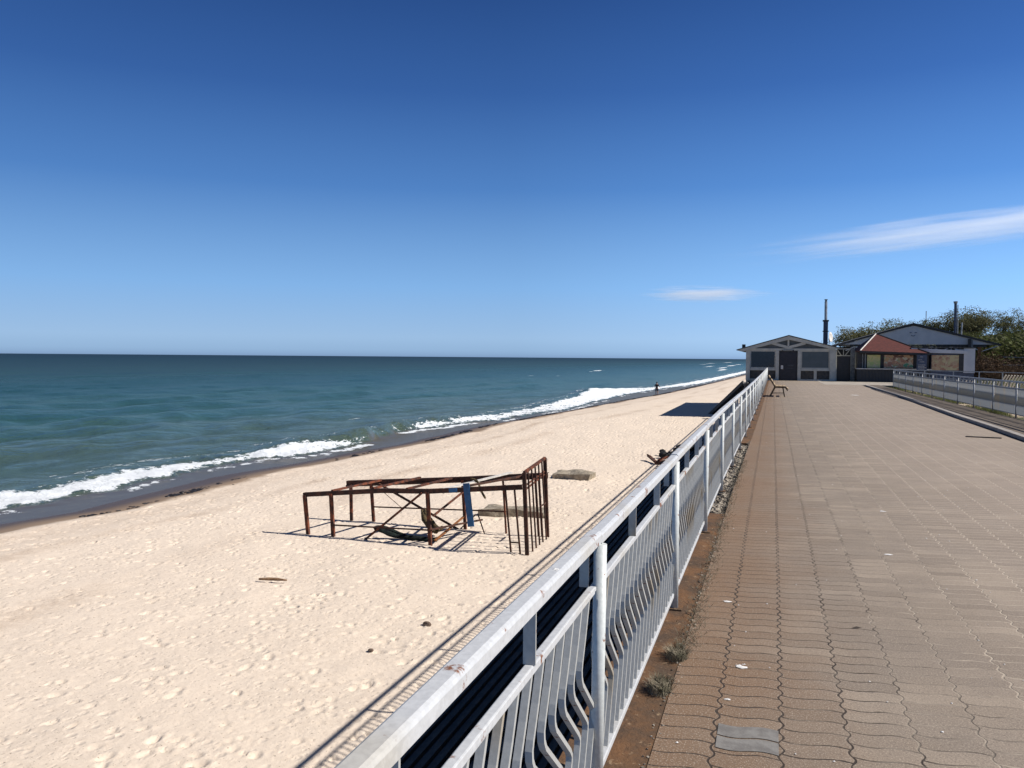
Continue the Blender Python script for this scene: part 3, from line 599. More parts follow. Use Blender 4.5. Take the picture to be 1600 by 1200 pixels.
MB().beam((-5.05, 37.7, -3.1), (-4.1, 37.9, -3.05), .3, .14).beam((-4.9, 37.75, -3.0), (-4.5, 38.4, -2.9), .08, .08).build('plate', M['rust'], root)
mb = MB(); mb.tube([(-4.62, 41.1, -3.2), (-4.62, 41.1, -2.98)], [.22, .26], 16); tag(mb.build('bucket', M['white'], smooth=False, at=(-4.62, 41.1, -3.2)), 'whitish bucket-like lump on the sand behind the scrap iron', 'bucket')
for i, (x, y, s_, lab) in enumerate(((-4.8, 40.3, .22, 'dark lump of tangled debris in front of the whitish bucket'), (-4.3, 42.9, .25, 'black debris heap behind the whitish bucket'), (-4.35, 37.0, .2, 'black debris lump next to the rusty scrap iron'))):
    mb = MB()
    for q in range(7): rock_mb(mb, (x+random.uniform(-.3, .3), y+random.uniform(-.6, .6), -3.1+random.uniform(0, .18)), s_*random.uniform(.4, .9), .8, q+i*9, 2)
    tag(mb.build('debris', M['black'], at=(x, y, -3.2)), lab, 'debris')
# seaweed wrack: one uncountable mass along the swash line
mb = MB()
def sand_z(x, y): return float(-3.6+(-3.2+.25*min(max((y-36)/30, 0), 1)+3.6)*(1-math.exp(-max(x-float(np.interp(y, SW[:, 0], SW[:, 1])), 0)/3.2)))
for (cy, off, n, sp_) in [(24.6, 1.9, 26, .5), (25.8, 2.05, 50, .6), (27.2, 2.2, 70, .6), (28.6, 2.1, 40, .5), (22.4, 2.0, 14, 1.), (20.5, 1.9, 10, 1), (46.6, 1.4, 50, 1.2), (48.3, 1.6, 46, 1.2), (52, 1.5, 40, 2), (57, 1.3, 24, 2.5), (65, 1.6, 80, 2.2), (70, 1.4, 40, 3), (100, 1.2, 90, 8), (83, 1.4, 60, 6), (118, 1.2, 90, 6), (150, 1.5, 200, 18), (38, 1.8, 20, 3)]:
    for i in range(n):
        y = cy+random.gauss(0, sp_*.5); x = float(shore(y))+off+random.gauss(0, .10+.0015*y)
        rock_mb(mb, (x, y, sand_z(x, y)+.01), random.uniform(.03, .10)*(1+y/90), .35, i, 1)
tag(mb.build('seaweed', M['seaweed'], fix=False), 'dark seaweed scraps strewn along the wet sand', 'seaweed', kind='stuff')

# ---------------------------------------------------------------- steps down to the beach and the stub at the cafe corner
root = thing('beach_stairs', 'dark steep stair flight running down from the cafe corner to the sand', 'stairs', (-3.6, 69, -3.0))
A = Vector((-2.05, 66.2, -.15)); B = Vector((-4.95, 70.6, -3.1))
MB().beam(A+Vector((-.1, 0, 0)), B+Vector((-.1, 0, 0)), .10, .26).build('stringer', M['fascia_dark'], root)
MB().beam(A+Vector((.35, .35, 0)), B+Vector((.35, .35, 0)), .10, .26).build('stringer', M['fascia_dark'], root)
MB().beam(A+Vector((.12, .16, -.04)), B+Vector((.12, .16, -.04)), .40, .10).build('soffit', M['fascia_dark'], root)
for i in range(13):
    p = A.lerp(B, (i+.5)/13); o = MB().box(p.x-.05, p.x+.32, p.y-.05, p.y+.32, p.z+.07, p.z+.10).build('tread', M['fascia_dark'], root)
mb = MB().tube([(-1.75, 64.6, -3.1), (-1.75, 64.6, -.35)], .30, 18); mb.tube([(-1.75, 64.6, -.35), (-1.75, 64.6, -.22)], .36, 18)
tag(mb.build('bollard', M['fascia_dark'], at=(-1.75, 64.6, -3.1)), 'stout dark round pile standing before the cafe corner, outside the railing', 'pile')

# ---------------------------------------------------------------- person
def skin_body(name, verts, edges, rad, mat, parent, at, root_i=0, sub=2):
    me = bpy.data.meshes.new(name); me.from_pydata([Vector(v) for v in verts], edges, []); me.materials.append(mat)
    o = bpy.data.objects.new(name, me); S.collection.objects.link(o); o.parent = parent
    sk = o.modifiers.new('skin', 'SKIN'); sk.use_smooth_shade = True
    for i, r in enumerate(rad): me.skin_vertices[0].data[i].radius = r if isinstance(r, tuple) else (r, r)
    me.skin_vertices[0].data[root_i].use_root = True
    s2 = o.modifiers.new('sub', 'SUBSURF'); s2.levels = s2.render_levels = sub; return o
pz = sand_z(-15.1, 113.9)
per = thing('person', 'person in dark T-shirt and navy shorts standing at the water edge seen from behind', 'person', (-15.1, 113.9, pz))
v = [(0, 0, .95), (0, 0, 1.12), (0, .0, 1.32), (0, .01, 1.46), (0, .0, 1.55), (0, .02, 1.66), (0, .03, 1.75),
     (-.10, 0, .90), (-.12, .02, .50), (-.13, -.04, .08), (-.14, .09, .03), (.10, 0, .90), (.13, -.02, .50), (.15, -.05, .08), (.16, .08, .03),
     (-.19, 0, 1.44), (-.27, -.03, 1.17), (-.25, .12, .95), (-.24, .17, .87), (.19, 0, 1.44), (.28, -.02, 1.18), (.42, .16, 1.06), (.48, .22, 1.05)]
e = [(0, 1), (1, 2), (2, 3), (3, 4), (4, 5), (5, 6), (0, 7), (7, 8), (8, 9), (9, 10), (0, 11), (11, 12), (12, 13), (13, 14), (3, 15), (15, 16), (16, 17), (17, 18), (3, 19), (19, 20), (20, 21), (21, 22)]
r_b = [(.15, .11), (.13, .095), (.155, .11), (.12, .08), (.055, .06), (.085, .10), (.06, .07), .095, .062, .042, .038, .095, .062, .042, .038, .062, .046, .034, .030, .062, .046, .034, .030]
skin_body('body', v, e, r_b, M['skin'], per, None)
v2 = [(0, 0, .92), (0, 0, 1.12), (0, 0, 1.32), (0, .01, 1.45), (-.2, 0, 1.43), (-.265, -.02, 1.2), (.2, 0, 1.43), (.275, -.02, 1.2)]
skin_body('t_shirt', v2, [(0, 1), (1, 2), (2, 3), (3, 4), (4, 5), (3, 6), (6, 7)], [(.185, .135), (.165, .12), (.19, .135), (.15, .10), .082, .07, .082, .07], M['tshirt'], per, None)
v3 = [(0, 0, .98), (-.105, 0, .86), (-.125, .01, .52), (.105, 0, .86), (.135, -.01, .52)]
skin_body('shorts', v3, [(0, 1), (1, 2), (0, 3), (3, 4)], [(.185, .14), .12, .098, .12, .098], M['shorts'], per, None)
mb = MB(); rock_mb(mb, (-15.1, 113.9+.02, pz+1.70), .112, 1.05, 3, 2); mb.build('hair', M['hair'], per, smooth=True)

# ---------------------------------------------------------------- bench
root = thing('park_bench', 'weathered wooden plank bench on a brown metal frame, beside the white railing', 'bench', (.2, 38.2, 0))
for y in (37.55, 38.9):
    MB().beam((-.10, y, 0), (.12, y, .44), .05, .06, (0, 1, 0)).beam((.10, y, .42), (-.21, y, .92), .045, .05, (0, 1, 0)).build('leg', M['frame_metal'], root)
    MB().beam((.50, y, 0), (.42, y, .43), .045, .05, (0, 1, 0)).build('leg', M['frame_metal'], root)
    MB().beam((.08, y, .41), (.55, y, .41), .05, .05, (0, 1, 0)).beam((.0, y, .13), (.48, y, .13), .02, .02, (0, 1, 0)).beam((.53, y, .40), (.62, y, .27), .05, .05, (0, 1, 0)).build('seat_support', M['frame_metal'], root)
for i in range(3):
    x = .12+.145*i; MB().box(x, x+.125, 37.35, 39.15, .437, .475).build('seat_plank', M['wood'], root, bevel=.006)
MB().beam((.62, 37.4, .36), (.62, 39.1, .36), .09, .035, (.6, 0, 1)).build('front_plank', M['wood'], root)
for i in range(3):
    t = .25+.32*i; x = .10-.31*t+.04; z = .42+.5*t
    MB().beam((x, 37.35, z), (x, 39.15, z), .035, .115, (-.53, 0, .85)).build('back_plank', M['wood'], root, bevel=.006)

# ---------------------------------------------------------------- small things on the paving
def splat(name, label, cat, x, y, r, mat, n=3, z=.003):
    mb = MB(); rr = random.Random(int(abs(x*1000)))
    for q in range(n):
        cx_, cy_ = (x, y) if q == 0 else (x+rr.uniform(-1.0, 1.0)*r, y+rr.uniform(-1.6, 1.6)*r); rq = r if q == 0 else r*rr.uniform(.15, .35)
        ring = [(cx_+rq*(1+rr.uniform(-.35, .35))*math.cos(t*math.pi/6), cy_+rq*.7*(1+rr.uniform(-.35, .35))*math.sin(t*math.pi/6), z) for t in range(12)]
        mb.add(ring+[(cx_, cy_, z+.004)], [(i, (i+1) % 12, 12) for i in range(12)])
    return tag(mb.build(name, mat, at=(x, y, 0)), label, cat)
splat('bird_dropping', 'white bird dropping with splashes on the pavers right of the two dry weeds', 'bird dropping', -.13, 4.47, .028, M['white'], 7)
splat('bird_dropping', 'white bird dropping on the pavers beside the second near post of the white railing', 'bird dropping', -.266, 5.66, .026, M['white'], 3)
splat('bird_dropping', 'small pale bird dropping between the dry weeds and the grey replaced pavers', 'bird dropping', -.18, 4.02, .016, M['white'], 2)
splat('bird_dropping', 'small pale bird dropping out on the open middle of the paving', 'bird dropping', .942, 7.474, .03, M['white'], 2)
splat('bird_dropping', 'wide pale stain of bird dropping far out on the paving toward the kerb', 'bird dropping', 3.6, 41, .22, M['white'], 4)
splat('bird_dropping', 'pale bird dropping in the middle of the paving beyond the nearest pavers', 'bird dropping', 1.15, 9.6, .035, M['white'], 3)
splat('bird_dropping', 'white bird dropping splashed on top of the white handrail', 'bird dropping', -.596, 2.33, .011, M['white'], 4, 1.002)
mb = MB()
for i in range(150):
    y = 3+random.random()**1.2*14; x = random.uniform(-.4, 3.6); r = random.uniform(.002, .007)
    ring = [(x+r*math.cos(t*1.26)*random.uniform(.6, 1.4), y+r*math.sin(t*1.26), .003) for t in range(5)]; mb.add(ring+[(x, y, .007)], [(i_, (i_+1) % 5, 5) for i_ in range(5)])
tag(mb.build('grit', M['white'], fix=False), 'tiny pale crumbs and shell bits scattered over the pavers', 'grit', kind='stuff')
for (x, y, lab, h, n) in ((-.47, 4.52, 'dry grey-green weed tuft in the ledge joint, the farther of the two', .085, 800), (-.50, 4.04, 'dry grey-green weed tuft in the ledge joint, the nearer of the two', .085, 800)):
    mb = MB(); rr = random.Random(int(y*100))
    for i in range(n):
        a = rr.uniform(0, 6.28); d = rr.random()**.6*.11; l = h*rr.uniform(.2, .8); bx, by = x+d*.55*math.cos(a), y+d*.9*math.sin(a)
        a2 = rr.uniform(0, 6.28); tx, ty = bx+math.cos(a2)*l*.9, by+math.sin(a2)*l*.9; w_ = .0014; px_, py_ = -math.sin(a)*w_, math.cos(a)*w_
        mb.add([(bx-px_, by-py_, 0), (bx+px_, by+py_, 0), ((bx+tx)/2+px_, (by+ty)/2+py_, l*.6), ((bx+tx)/2-px_, (by+ty)/2-py_, l*.6), (tx, ty, l*.8)], [(0, 1, 2, 3), (3, 2, 4)])
    tag(mb.build('weed', M['weed_grass'], fix=False, at=(x, y, 0)), lab, 'weed')
mb = MB()
for i in range(1500):
    y = 4.7+random.random()**1.5*9; x = -.44+dxr(y)+random.gauss(0, .035); l = random.uniform(.01, .05); a = random.uniform(0, 6.28); w_ = .002
    mb.add([(x-w_, y, 0), (x+w_, y, 0), (x+l*math.cos(a), y+l*math.sin(a), l*.8)], [(0, 1, 2)])
tag(mb.build('moss', M['weed_grass'], fix=False), 'dry moss and grass debris caught along the joint of the rust-stained ledge', 'moss', kind='stuff')
# two replaced grey pavers, proud of the others by a few millimetres
mb = MB()
def pave_v(c, y, s_): return y
PWx = lambda c: (c-.215/PW)*PW
for j in range(2):
    y0 = 3.50+j*PR; pts = []
    for t in range(13): u = t/12; pts.append((PWx(0)+.012+u*(PW-.022), y0+.006-.11*PR*math.sin(2*math.pi*u)))
    for t in range(13): u = 1-t/12; pts.append((PWx(0)+.012+u*(PW-.022), y0+PR-.006-.11*PR*math.sin(2*math.pi*u)))
    n = len(pts); mb.add([(x, y, .003) for x, y in pts], [tuple(range(n))])
M['grey_paver'] = surf('grey_concrete_paver', (.20, .19, .175), (.14, .13, .12), 14, .85, .4, 90, .005)
struct(mb.build('paver_patch', M['grey_paver'], fix=False))
o = MB().beam((3.93, 19.66, .012), (4.58, 19.54, .012), .055, .018).build('stick', M['black'], at=(4.2, 19.6, 0)); tag(o, 'thin dark strip on the pavers near the kerb', 'stick')  # thin black bar laid flat across a few pavers
for (x, y, lab) in ((1.62, 4.75, 'tiny dark dry leaf on the near pavers'), (.51, 5.35, 'thin black twig lying in a paver joint near the railing side')):
    mb = MB(); a = random.uniform(-.3, .3)
    mb.add([(x-.03, y-.004, .004), (x, y-.009, .012), (x+.03, y, .006), (x, y+.008, .01)], [(0, 1, 2, 3)]); tag(mb.build('leaf', M['black'], at=(x, y, 0), fix=False), lab, 'leaf')

# ---------------------------------------------------------------- cafe
CX = lambda zx: -2.017+(zx-232)*.00523
CZ = lambda zy: (745-zy)*.00523
root = thing('cafe', 'grey boarded cafe with low gable roof and dark windows ending the promenade', 'building', (1.2, 67, 0))
YF = 67.0
MB().box(-2.0, 4.6, YF+.12, 88.5, -3.3, 2.38).build('wall', M['cafe'], root)
def rbeam(nm, x0, x1, z0, z1, d=.10, mt='cafe', y=None):
    y = YF if y is None else y; return MB().box(x0, x1, y-d+.12, y+.118, z0, z1).build(nm, M[mt], root)
for a, b in ((232, 290), (655, 700), (960, 1005), (1400, 1482)): rbeam('pillar', CX(a), CX(b), 0, 2.30, .20)
rbeam('lintel', CX(232), CX(1482), 2.302, 2.46, .18)
for a, b in ((290, 655), (1005, 1400)):
    rbeam('sill_beam', CX(a)+.002, CX(b)-.002, .76, .92, .17); rbeam('bottom_beam', CX(a)+.002, CX(b)-.002, .0, .11, .16)
for a, b, mt in ((290, 655, 'glass'), (1005, 1400, 'blind')):
    x0, x1 = CX(a)+.003, CX(b)-.003; mb = MB(); z0, z1 = .922, 2.30
    mb.box(x0, x1, YF, YF+.10, z0, z0+.08).box(x0, x1, YF, YF+.10, z1-.08, z1).box(x0, x0+.08, YF+.001, YF+.10, z0+.08, z1-.08).box(x1-.08, x1, YF+.001, YF+.10, z0+.08, z1-.08)
    wf_ = mb.build('window', M['cafe'], root); MB().box(x0+.08, x1-.08, YF+.04, YF+.06, z0+.08, z1-.08).build('pane', M[mt], wf_)
for a, b in ((240+50, 500), (530, 655), (1005, 1185), (1225, 1400)):
    rbeam('lower_panel', CX(a)+.02, CX(b)-.02, .112, .758, .06, 'panel_dirty')
rbeam('mullion', CX(1186), CX(1224), .112, .758, .14); rbeam('mullion', CX(501), CX(529), .112, .758, .14)
d = MB().box(CX(702), CX(955), YF+.03, YF+.10, .02, 2.27).build('door', M['door'], root)
MB().box(CX(702), CX(712), YF-.01, YF+.028, .02, 2.27).box(CX(945), CX(955), YF-.01, YF+.028, .02, 2.27).box(CX(712), CX(945), YF-.01, YF+.028, 2.2, 2.27).build('door_frame', M['fascia_dark'], d)
MB().box(CX(728), CX(760), YF+.015, YF+.028, .88, 1.16).build('notice', M['white_trim'], d)
for zz in (1.12, 1.18, .93): MB().box(CX(820), CX(905), YF+.018, YF+.028, zz, zz+.02).build('door_marking', M['cafe_in'], d)
sg = MB().box(CX(745), CX(905), YF-.11, YF-.062, 2.24, 2.36).build('sign_board', M['fascia_dark'], root)
mb = MB()
for i in range(9): mb.box(CX(757)+i*.078, CX(757)+i*.078+.045, YF-.116, YF-.111, 2.27, 2.33)
mb.build('lettering', M['cafe'], sg)
xl, xr, xp, zl, zr, zp = -2.68, 4.75, 1.12, 2.33, 2.50, 3.43
mb = MB().prism([(-2.0, 2.461), (xp, zp-.14), (4.6, 2.461)], YF+.05, YF+.11); mb.build('gable_infill', M['cafe_in'], root)
mb = MB(); mb.prism([(xl, zl-.02), (xl+.35, zl-.13), (xp, zp-.30), (xr-.3, zr-.13), (xr, zr-.02), (xp, zp-.02)], YF-.17, YF-.08); mb.build('barge_board', M['cafe'], root)
mb = MB(); mb.prism([(xl-.06, zl-.03), (xp, zp+.0), (xr+.05, zr-.03), (xr+.05, zr+.03), (xp, zp+.06), (xl-.06, zl+.03)], YF-.22, 88.8); mb.build('roof', M['roof'], root)
MB().box(CX(815), CX(840), YF-.075, YF-.0, 2.462, 3.2).build('king_post', M['cafe'], root)
for a in (590, 1062): MB().beam((CX(a), YF-.045, CZ(195)), (CX(828), YF-.045, CZ(262)), .07, .20, (0, 0, 1)).build('truss_diagonal', M['cafe'], root)
MB().box(-2.36, -2.1, YF+1, YF+1.3, 2.3, 2.78).build('vent', M['fascia_dark'], root)

# passage with lattice, right of the cafe
root = thing('gate_passage', 'dark passage opening with a white lattice truss between the cafe and the kiosk', 'gateway', (5.3, 68, 0))
MB().box(5.62, 5.93, 67.9, 68.15, 0, 2.5).build('pillar', M['grey_post'], root)
MB().box(4.602, 5.62, 68.25, 68.35, -.02, 1.86).build('dark_infill', M['door'], root)  # near-black sheet across the passage opening
for z in (1.90, 2.42): MB().box(4.602, 5.62, 67.98, 68.06, z, z+.07).build('chord', M['cafe'], root)
for a, b in (((4.66, 2.42), (4.95, 1.97)), ((5.12, 1.97), (5.12, 2.42)), ((5.58, 2.42), (5.25, 1.97))):
    MB().beam((a[0], 68.02, a[1]), (b[0], 68.02, b[1]), .05, .06).build('lattice_bar', M['cafe'], root)
MB().prism([(4.4, 2.62), (5.9, 3.0), (5.9, 3.06), (4.4, 2.68)], 68.3, 72).build('roof', M['roof'], root)

# kiosk with red roof
root = thing('kiosk', 'dark kiosk with red hipped roof, pale counter and picture panels', 'kiosk', (8.2, 66.5, 0))
MB().box(5.95, 10.9, 66.3, 70.6, -.02, .94).build('base_wall', M['corr'], root)
MB().box(6.02, 10.85, 66.75, 70.5, .98, 2.2).build('body', M['fascia_dark'], root)
MB().box(5.90, 10.95, 66.15, 66.9, .942, 1.0).build('counter', M['white_trim'], root)
def poster(name, seed, pal):
    k = NT(name); v = k.n('ShaderNodeTexVoronoi'); v.feature = 'SMOOTH_F1'; v.inputs['Scale'].default_value = 3.6; v.inputs['Smoothness'].default_value = .35
    mp = k.vec((1, 1, 1.2)); ds = k.n('ShaderNodeVectorMath', operation='ADD'); k.l(mp, ds.inputs[0])
    nn = k.n('ShaderNodeTexNoise'); nn.inputs['Scale'].default_value = 3; k.l(k.tc.outputs['Object'], nn.inputs['Vector']); sc = k.n('ShaderNodeVectorMath', operation='SCALE'); sc.inputs['Scale'].default_value = .5
    k.l(nn.outputs['Color'], sc.inputs[0]); k.l(sc.outputs[0], ds.inputs[1]); off_ = k.n('ShaderNodeVectorMath', operation='ADD'); off_.inputs[1].default_value = (seed*3.7, seed, seed*1.3); k.l(ds.outputs[0], off_.inputs[0]); k.l(off_.outputs[0], v.inputs['Vector'])
    sp3 = k.n('ShaderNodeSeparateColor'); k.l(v.outputs['Color'], sp3.inputs[0])
    cr_ = k.n('ShaderNodeValToRGB'); el = cr_.color_ramp.elements
    while len(el) < len(pal): el.new(.5)
    for i, c_ in enumerate(pal): el[i].position = i/(len(pal)-1)*.8+.1; el[i].color = (*c_, 1)
    k.l(sp3.outputs[0], cr_.inputs[0]); return k.set(col=cr_.outputs[0], rough=.5, spec=.3)
pm = [poster('print_yellow_green', 1, [(.50, .44, .18), (.55, .47, .24), (.34, .42, .14), (.52, .44, .26)]),
      poster('print_many_colours', 2, [(.14, .07, .05), (.52, .33, .19), (.30, .13, .08), (.60, .50, .36), (.10, .28, .16), (.46, .28, .13)]),
      poster('print_brown', 3, [(.50, .40, .22), (.42, .36, .20), (.40, .22, .13), (.52, .42, .26), (.34, .18, .11)])]
KX = lambda px: 6.2+(px-1346)/(1447-1346)*4.3
for (a, b, z0, z1, mt, lab) in ((1357, 1378, 1.02, 2.0, pm[0], 'yellow-green picture panel'), (1384, 1430, 1.02, 2.0, pm[1], 'many-coloured picture panel')):
    fr = MB().box(KX(a)-.04, KX(b)+.04, 66.68, 66.74, z0-.0, z1+.05).build('panel_frame', M['fascia_dark'], root); o = MB().box(KX(a), KX(b), 66.655, 66.679, z0+.03, z1).build('picture', mt, fr); o['label'] = lab
pr_ = MB().box(KX(1349), KX(1350.5), 66.66, 66.74, 1.0, 2.1).box(KX(1353), KX(1355), 66.66, 66.74, 1.0, 2.1).build('shutter_post', M['grey_post'], root)
# roof
ap = (7.42, 68.4, 3.62); cs = [(6.12, 66.0, 2.30), (10.75, 65.9, 2.14), (11.1, 71, 2.2), (5.9, 71, 2.3)]
mb = MB(); mb.add([ap]+cs+[(x, y, z-.10) for x, y, z in cs], [(0, 1, 2), (0, 2, 3), (0, 3, 4), (0, 4, 1), (5, 8, 7, 6), (1, 5, 6, 2), (2, 6, 7, 3), (3, 7, 8, 4), (4, 8, 5, 1)])
rf = mb.build('roof', M['redroof'], root)
for c_ in cs[:2]: MB().tube([ap, (c_[0], c_[1], c_[2]+.02)], .045, 8).build('ridge_strip', M['white_trim'] if c_ is cs[0] else M['fascia_dark'], rf)
MB().beam((6.1, 65.96, 2.22), (10.78, 65.86, 2.06), .05, .13).build('gutter', M['fascia_dark'], rf)
# menu board
root = thing('menu_board', 'tall dark blue menu board with rows of white lines between the picture panels', 'sign', (10.2, 65.7, 0))
MB().box(9.86, 10.53, 65.62, 65.68, .84, 2.02).build('board', M['bluegrey'], root)
for z, x0, x1 in ((1.86, 10.08, 10.26), (1.5, 10.05, 10.30), (1.28, 9.95, 10.45), (1.18, 9.95, 10.38), (1.08, 9.95, 10.44), (.98, 9.98, 10.36), (1.64, 9.95, 10.2)):
    x = x0; mb = MB()
    while x < x1: w_ = random.uniform(.02, .06); mb.box(x, x+w_, 65.612, 65.619, z, z+.03); x += w_+.018
    mb.build('lettering', M['white_trim'], root)
MB().box(9.9, 9.96, 65.63, 65.67, 0, .839).box(10.43, 10.49, 65.63, 65.67, 0, .839).build('leg', M['fascia_dark'], root)
# snack stall with third picture
root = thing('snack_stall', 'low stall with grey fascia and brown food picture panel, right of the menu board', 'stall', (12, 67, 0))
HX = lambda px, y=67.: 0
MB().box(10.95, 13.75, 66.6, 69.5, -.02, 2.2).build('body', M['bluegrey'], root)
o = MB().box(10.98, 12.75, 66.52, 66.59, .92, 2.02).build('picture', pm[2], root)
MB().box(12.76, 13.05, 66.5, 66.59, .8, 2.1).build('frame_post', M['fascia_dark'], root)
MB().prism([(9.6, 2.52), (13.3, 2.34), (13.3, 2.12), (9.6, 2.2)], 66.4, 66.48).build('fascia', M['hall'], root)
MB().box(13.06, 13.78, 66.5, 66.59, .75, 2.5).build('side_panel', M['hall'], root)
MB().box(9.6, 13.8, 66.4, 69.5, 2.53, 2.58).build('roof', M['roof'], root)

# big hall
root = thing('hall', 'large open hall with wide grey gable behind the red-roofed kiosk', 'building', (11.8, 80, 0))
mb = MB(); mb.prism([(5.3, 3.0), (11.68, 4.66), (18.2, 3.02)], 79.9, 80.0); mb.build('gable', M['hall'], root)
for a, b in (((4.9, 2.78), (11.68, 4.80)), ((18.5, 2.97), (11.68, 4.80))):
    MB().beam((a[0], 79.8, a[1]), (b[0], 79.8, b[1]), .18, .14).build('roof_edge', M['fascia_dark'], root)
mb = MB(); mb.prism([(4.9, 2.80), (11.68, 4.82), (18.5, 3.0), (18.5, 3.06), (11.68, 4.90), (4.9, 2.86)], 79.75, 100); mb.build('roof', M['roof'], root)
MB().box(5.6, 17.4, 79.85, 80.0, 2.82, 2.95).build('tie_beam', M['fascia_dark'], root)
for i, x in enumerate(np.arange(6.2, 17, 1.55)):
    MB().beam((x, 79.95, 2.45), (x+.75, 79.95, 2.82), .05, .07).beam((x+.75, 79.95, 2.82), (x+1.5, 79.95, 2.45), .05, .07).box(x+.72, x+.78, 79.92, 79.98, 2.4, 2.82).build('truss', M['hall'], root)
MB().box(5.6, 15.7, 82, 82.2, -.05, 2.8).build('back_wall', M['fascia_dark'], root)
MB().box(15.0, 15.95, 79.9, 80.05, .5, 2.6).build('side_wall', M['hall'], root)
MB().box(15.96, 16.17, 79.6, 79.78, -.05, 3.5).build('post', M['fascia_dark'], root); MB().box(16.18, 16.30, 79.6, 79.74, -.05, 3.4).build('post', M['grey_post'], root)
MB().box(16.75, 17.0, 79.9, 80.1, -.05, 2.82).build('post', M['orange'], root); MB().box(16.4, 16.7, 80.4, 80.6, -.05, 2.82).build('post', M['fascia_dark'], root)
MB().beam((17.05, 79.9, 2.45), (18.4, 79.9, 2.95), .05, .06).build('eave_brace', M['hall'], root)
mb = MB()                                              # small emblem on the gable: two short bars and a shallow arc
mb.box(11.38, 11.56, 79.86, 79.89, 4.02, 4.07).box(11.78, 11.96, 79.86, 79.89, 4.02, 4.07)
for i in range(6):
    a0 = math.pi*(1.2+.6*i/6); a1 = math.pi*(1.2+.6*(i+1)/6); mb.beam((11.67+.2*math.cos(a0), 79.875, 3.95+.2*math.sin(a0)), (11.67+.2*math.cos(a1), 79.875, 3.95+.2*math.sin(a1)), .03, .04)
mb.build('emblem', M['bluegrey'], root)

# chimneys, dish, pipes
root = thing('flue_chimney', 'tall grey flue with thicker lower casing rising behind the cafe roof', 'chimney', (4.02, 72, 0))
MB().box(3.86, 4.20, 71.83, 72.17, -.1, 4.72).build('casing', M['bluegrey'], root); MB().box(3.80, 4.26, 71.77, 72.23, 4.721, 4.84).box(3.80, 4.26, 71.77, 72.23, 3.9, 3.96).build('collar', M['fascia_dark'], root)
MB().tube([(4.03, 72, 4.84), (4.02, 72, 6.35)], .11, 14).build('pipe', M['galv'], root); MB().tube([(4.02, 72, 6.35), (4.02, 72, 6.45)], .07, 10).tube([(4.02, 72, 6.45), (4.02, 72, 6.52)], .13, 10).build('cowl', M['fascia_dark'], root)
root = thing('satellite_dish', 'pale satellite dish turned edge on beside the tall flue', 'satellite dish', (4.42, 71.8, 2.6))
mb = MB(); ce = Vector((4.42, 71.8, 3.45)); nrm = Vector((.92, -.39, .1)).normalized(); a = nrm.cross(Vector((0, 0, 1))).normalized(); b = a.cross(nrm)
vs = [ce-nrm*.10]; fs = []
for ri in (1, 2, 3):
    for j in range(20): t = j*math.pi/10; rr_ = .42*ri/3; vs.append(ce+(a*math.cos(t)+b*math.sin(t))*rr_+nrm*(-.10+.10*(ri/3)**2))
for j in range(20):
    fs.append((0, 1+j, 1+(j+1) % 20))
    for ri in (0, 1): fs.append((1+ri*20+j, 21+ri*20+j, 21+ri*20+(j+1) % 20, 1+ri*20+(j+1) % 20))
mb.add(vs, fs); o = mb.build('dish', M['white_trim'], root, smooth=True); s3 = o.modifiers.new('solid', 'SOLIDIFY'); s3.thickness = .02
MB().tube([(4.3, 71.85, 2.6), (4.32, 71.85, 3.4)], .03, 8).build('mast', M['galv'], root)
root = thing('stove_pipe', 'tall dark stove pipe in front of the trees above the hall roof', 'chimney', (15.1, 80.8, 2.6))
MB().tube([(15.15, 80.8, 2.6), (15.12, 80.8, 6.62)], .112, 14).build('pipe', M['bluegrey'], root); MB().tube([(15.12, 80.8, 6.62), (15.12, 80.8, 6.80)], [.15, .18], 12).build('cap', M['galv'], root)
MB().tube([(15.34, 80.75, 2.6), (15.30, 80.75, 6.5)], .035, 8).build('guide_rod', M['galv'], root)
tag(MB().tube([(15.6, 80.9, 2.6), (15.68, 80.9, 4.95)], .06, 10).build('vent_pipe', M['galv'], at=(15.6, 80.9, 2.6)), 'thin short pale pipe right beside the tall dark stove pipe', 'pipe')

for i, (z0, z1, sag) in enumerate(((3.55, 2.95, .28), (3.3, 2.85, .2))):
    a, b = Vector((4.35, 71.9, z0)), Vector((6.4, 78.5, z1)); pts = [a.lerp(b, t/10)-Vector((0, 0, sag*4*(t/10)*(1-t/10))) for t in range(11)]
    tag(MB().tube(pts, .018, 5).build('cable', M['black'], at=a), ('upper', 'lower')[i]+' of two thin black cables sagging from the tall flue to the hall', 'cable')
# ---------------------------------------------------------------- ground behind, hill
xg = np.concatenate([np.arange(4.6, 40, .5), 40*1.12**np.arange(0, 26)]); yg = np.concatenate([np.arange(-6, 130, 1.0), 130*1.12**np.arange(0, 26)])
Yh, Xh = np.meshgrid(yg, xg, indexing='ij')
def gz(x, y):
    base = -.25+.0*x; rise = np.clip((y-88)/40, 0, 1)**1.2*3.1*np.clip((x-4)/14, 0, 1); side = np.clip((x-19)/22, 0, 1)*4.0*np.clip((y-40)/40, 0, 1)
    return base+rise+side+fbm(np.asarray(x)*.15, np.asarray(y)*.15)*.5*np.clip((np.asarray(y)-70)/30, 0, 1)
Zh = gz(Xh, Yh); Zh += np.where((Xh > 6.6) & (Xh < 18), .18*vn(Xh*.4, Yh*.4)-.05, 0)
struct(grid_mesh('ground', Xh, Yh, Zh, M['ground']))
def G(x, y): return float(gz(np.array(x), np.array(y)))

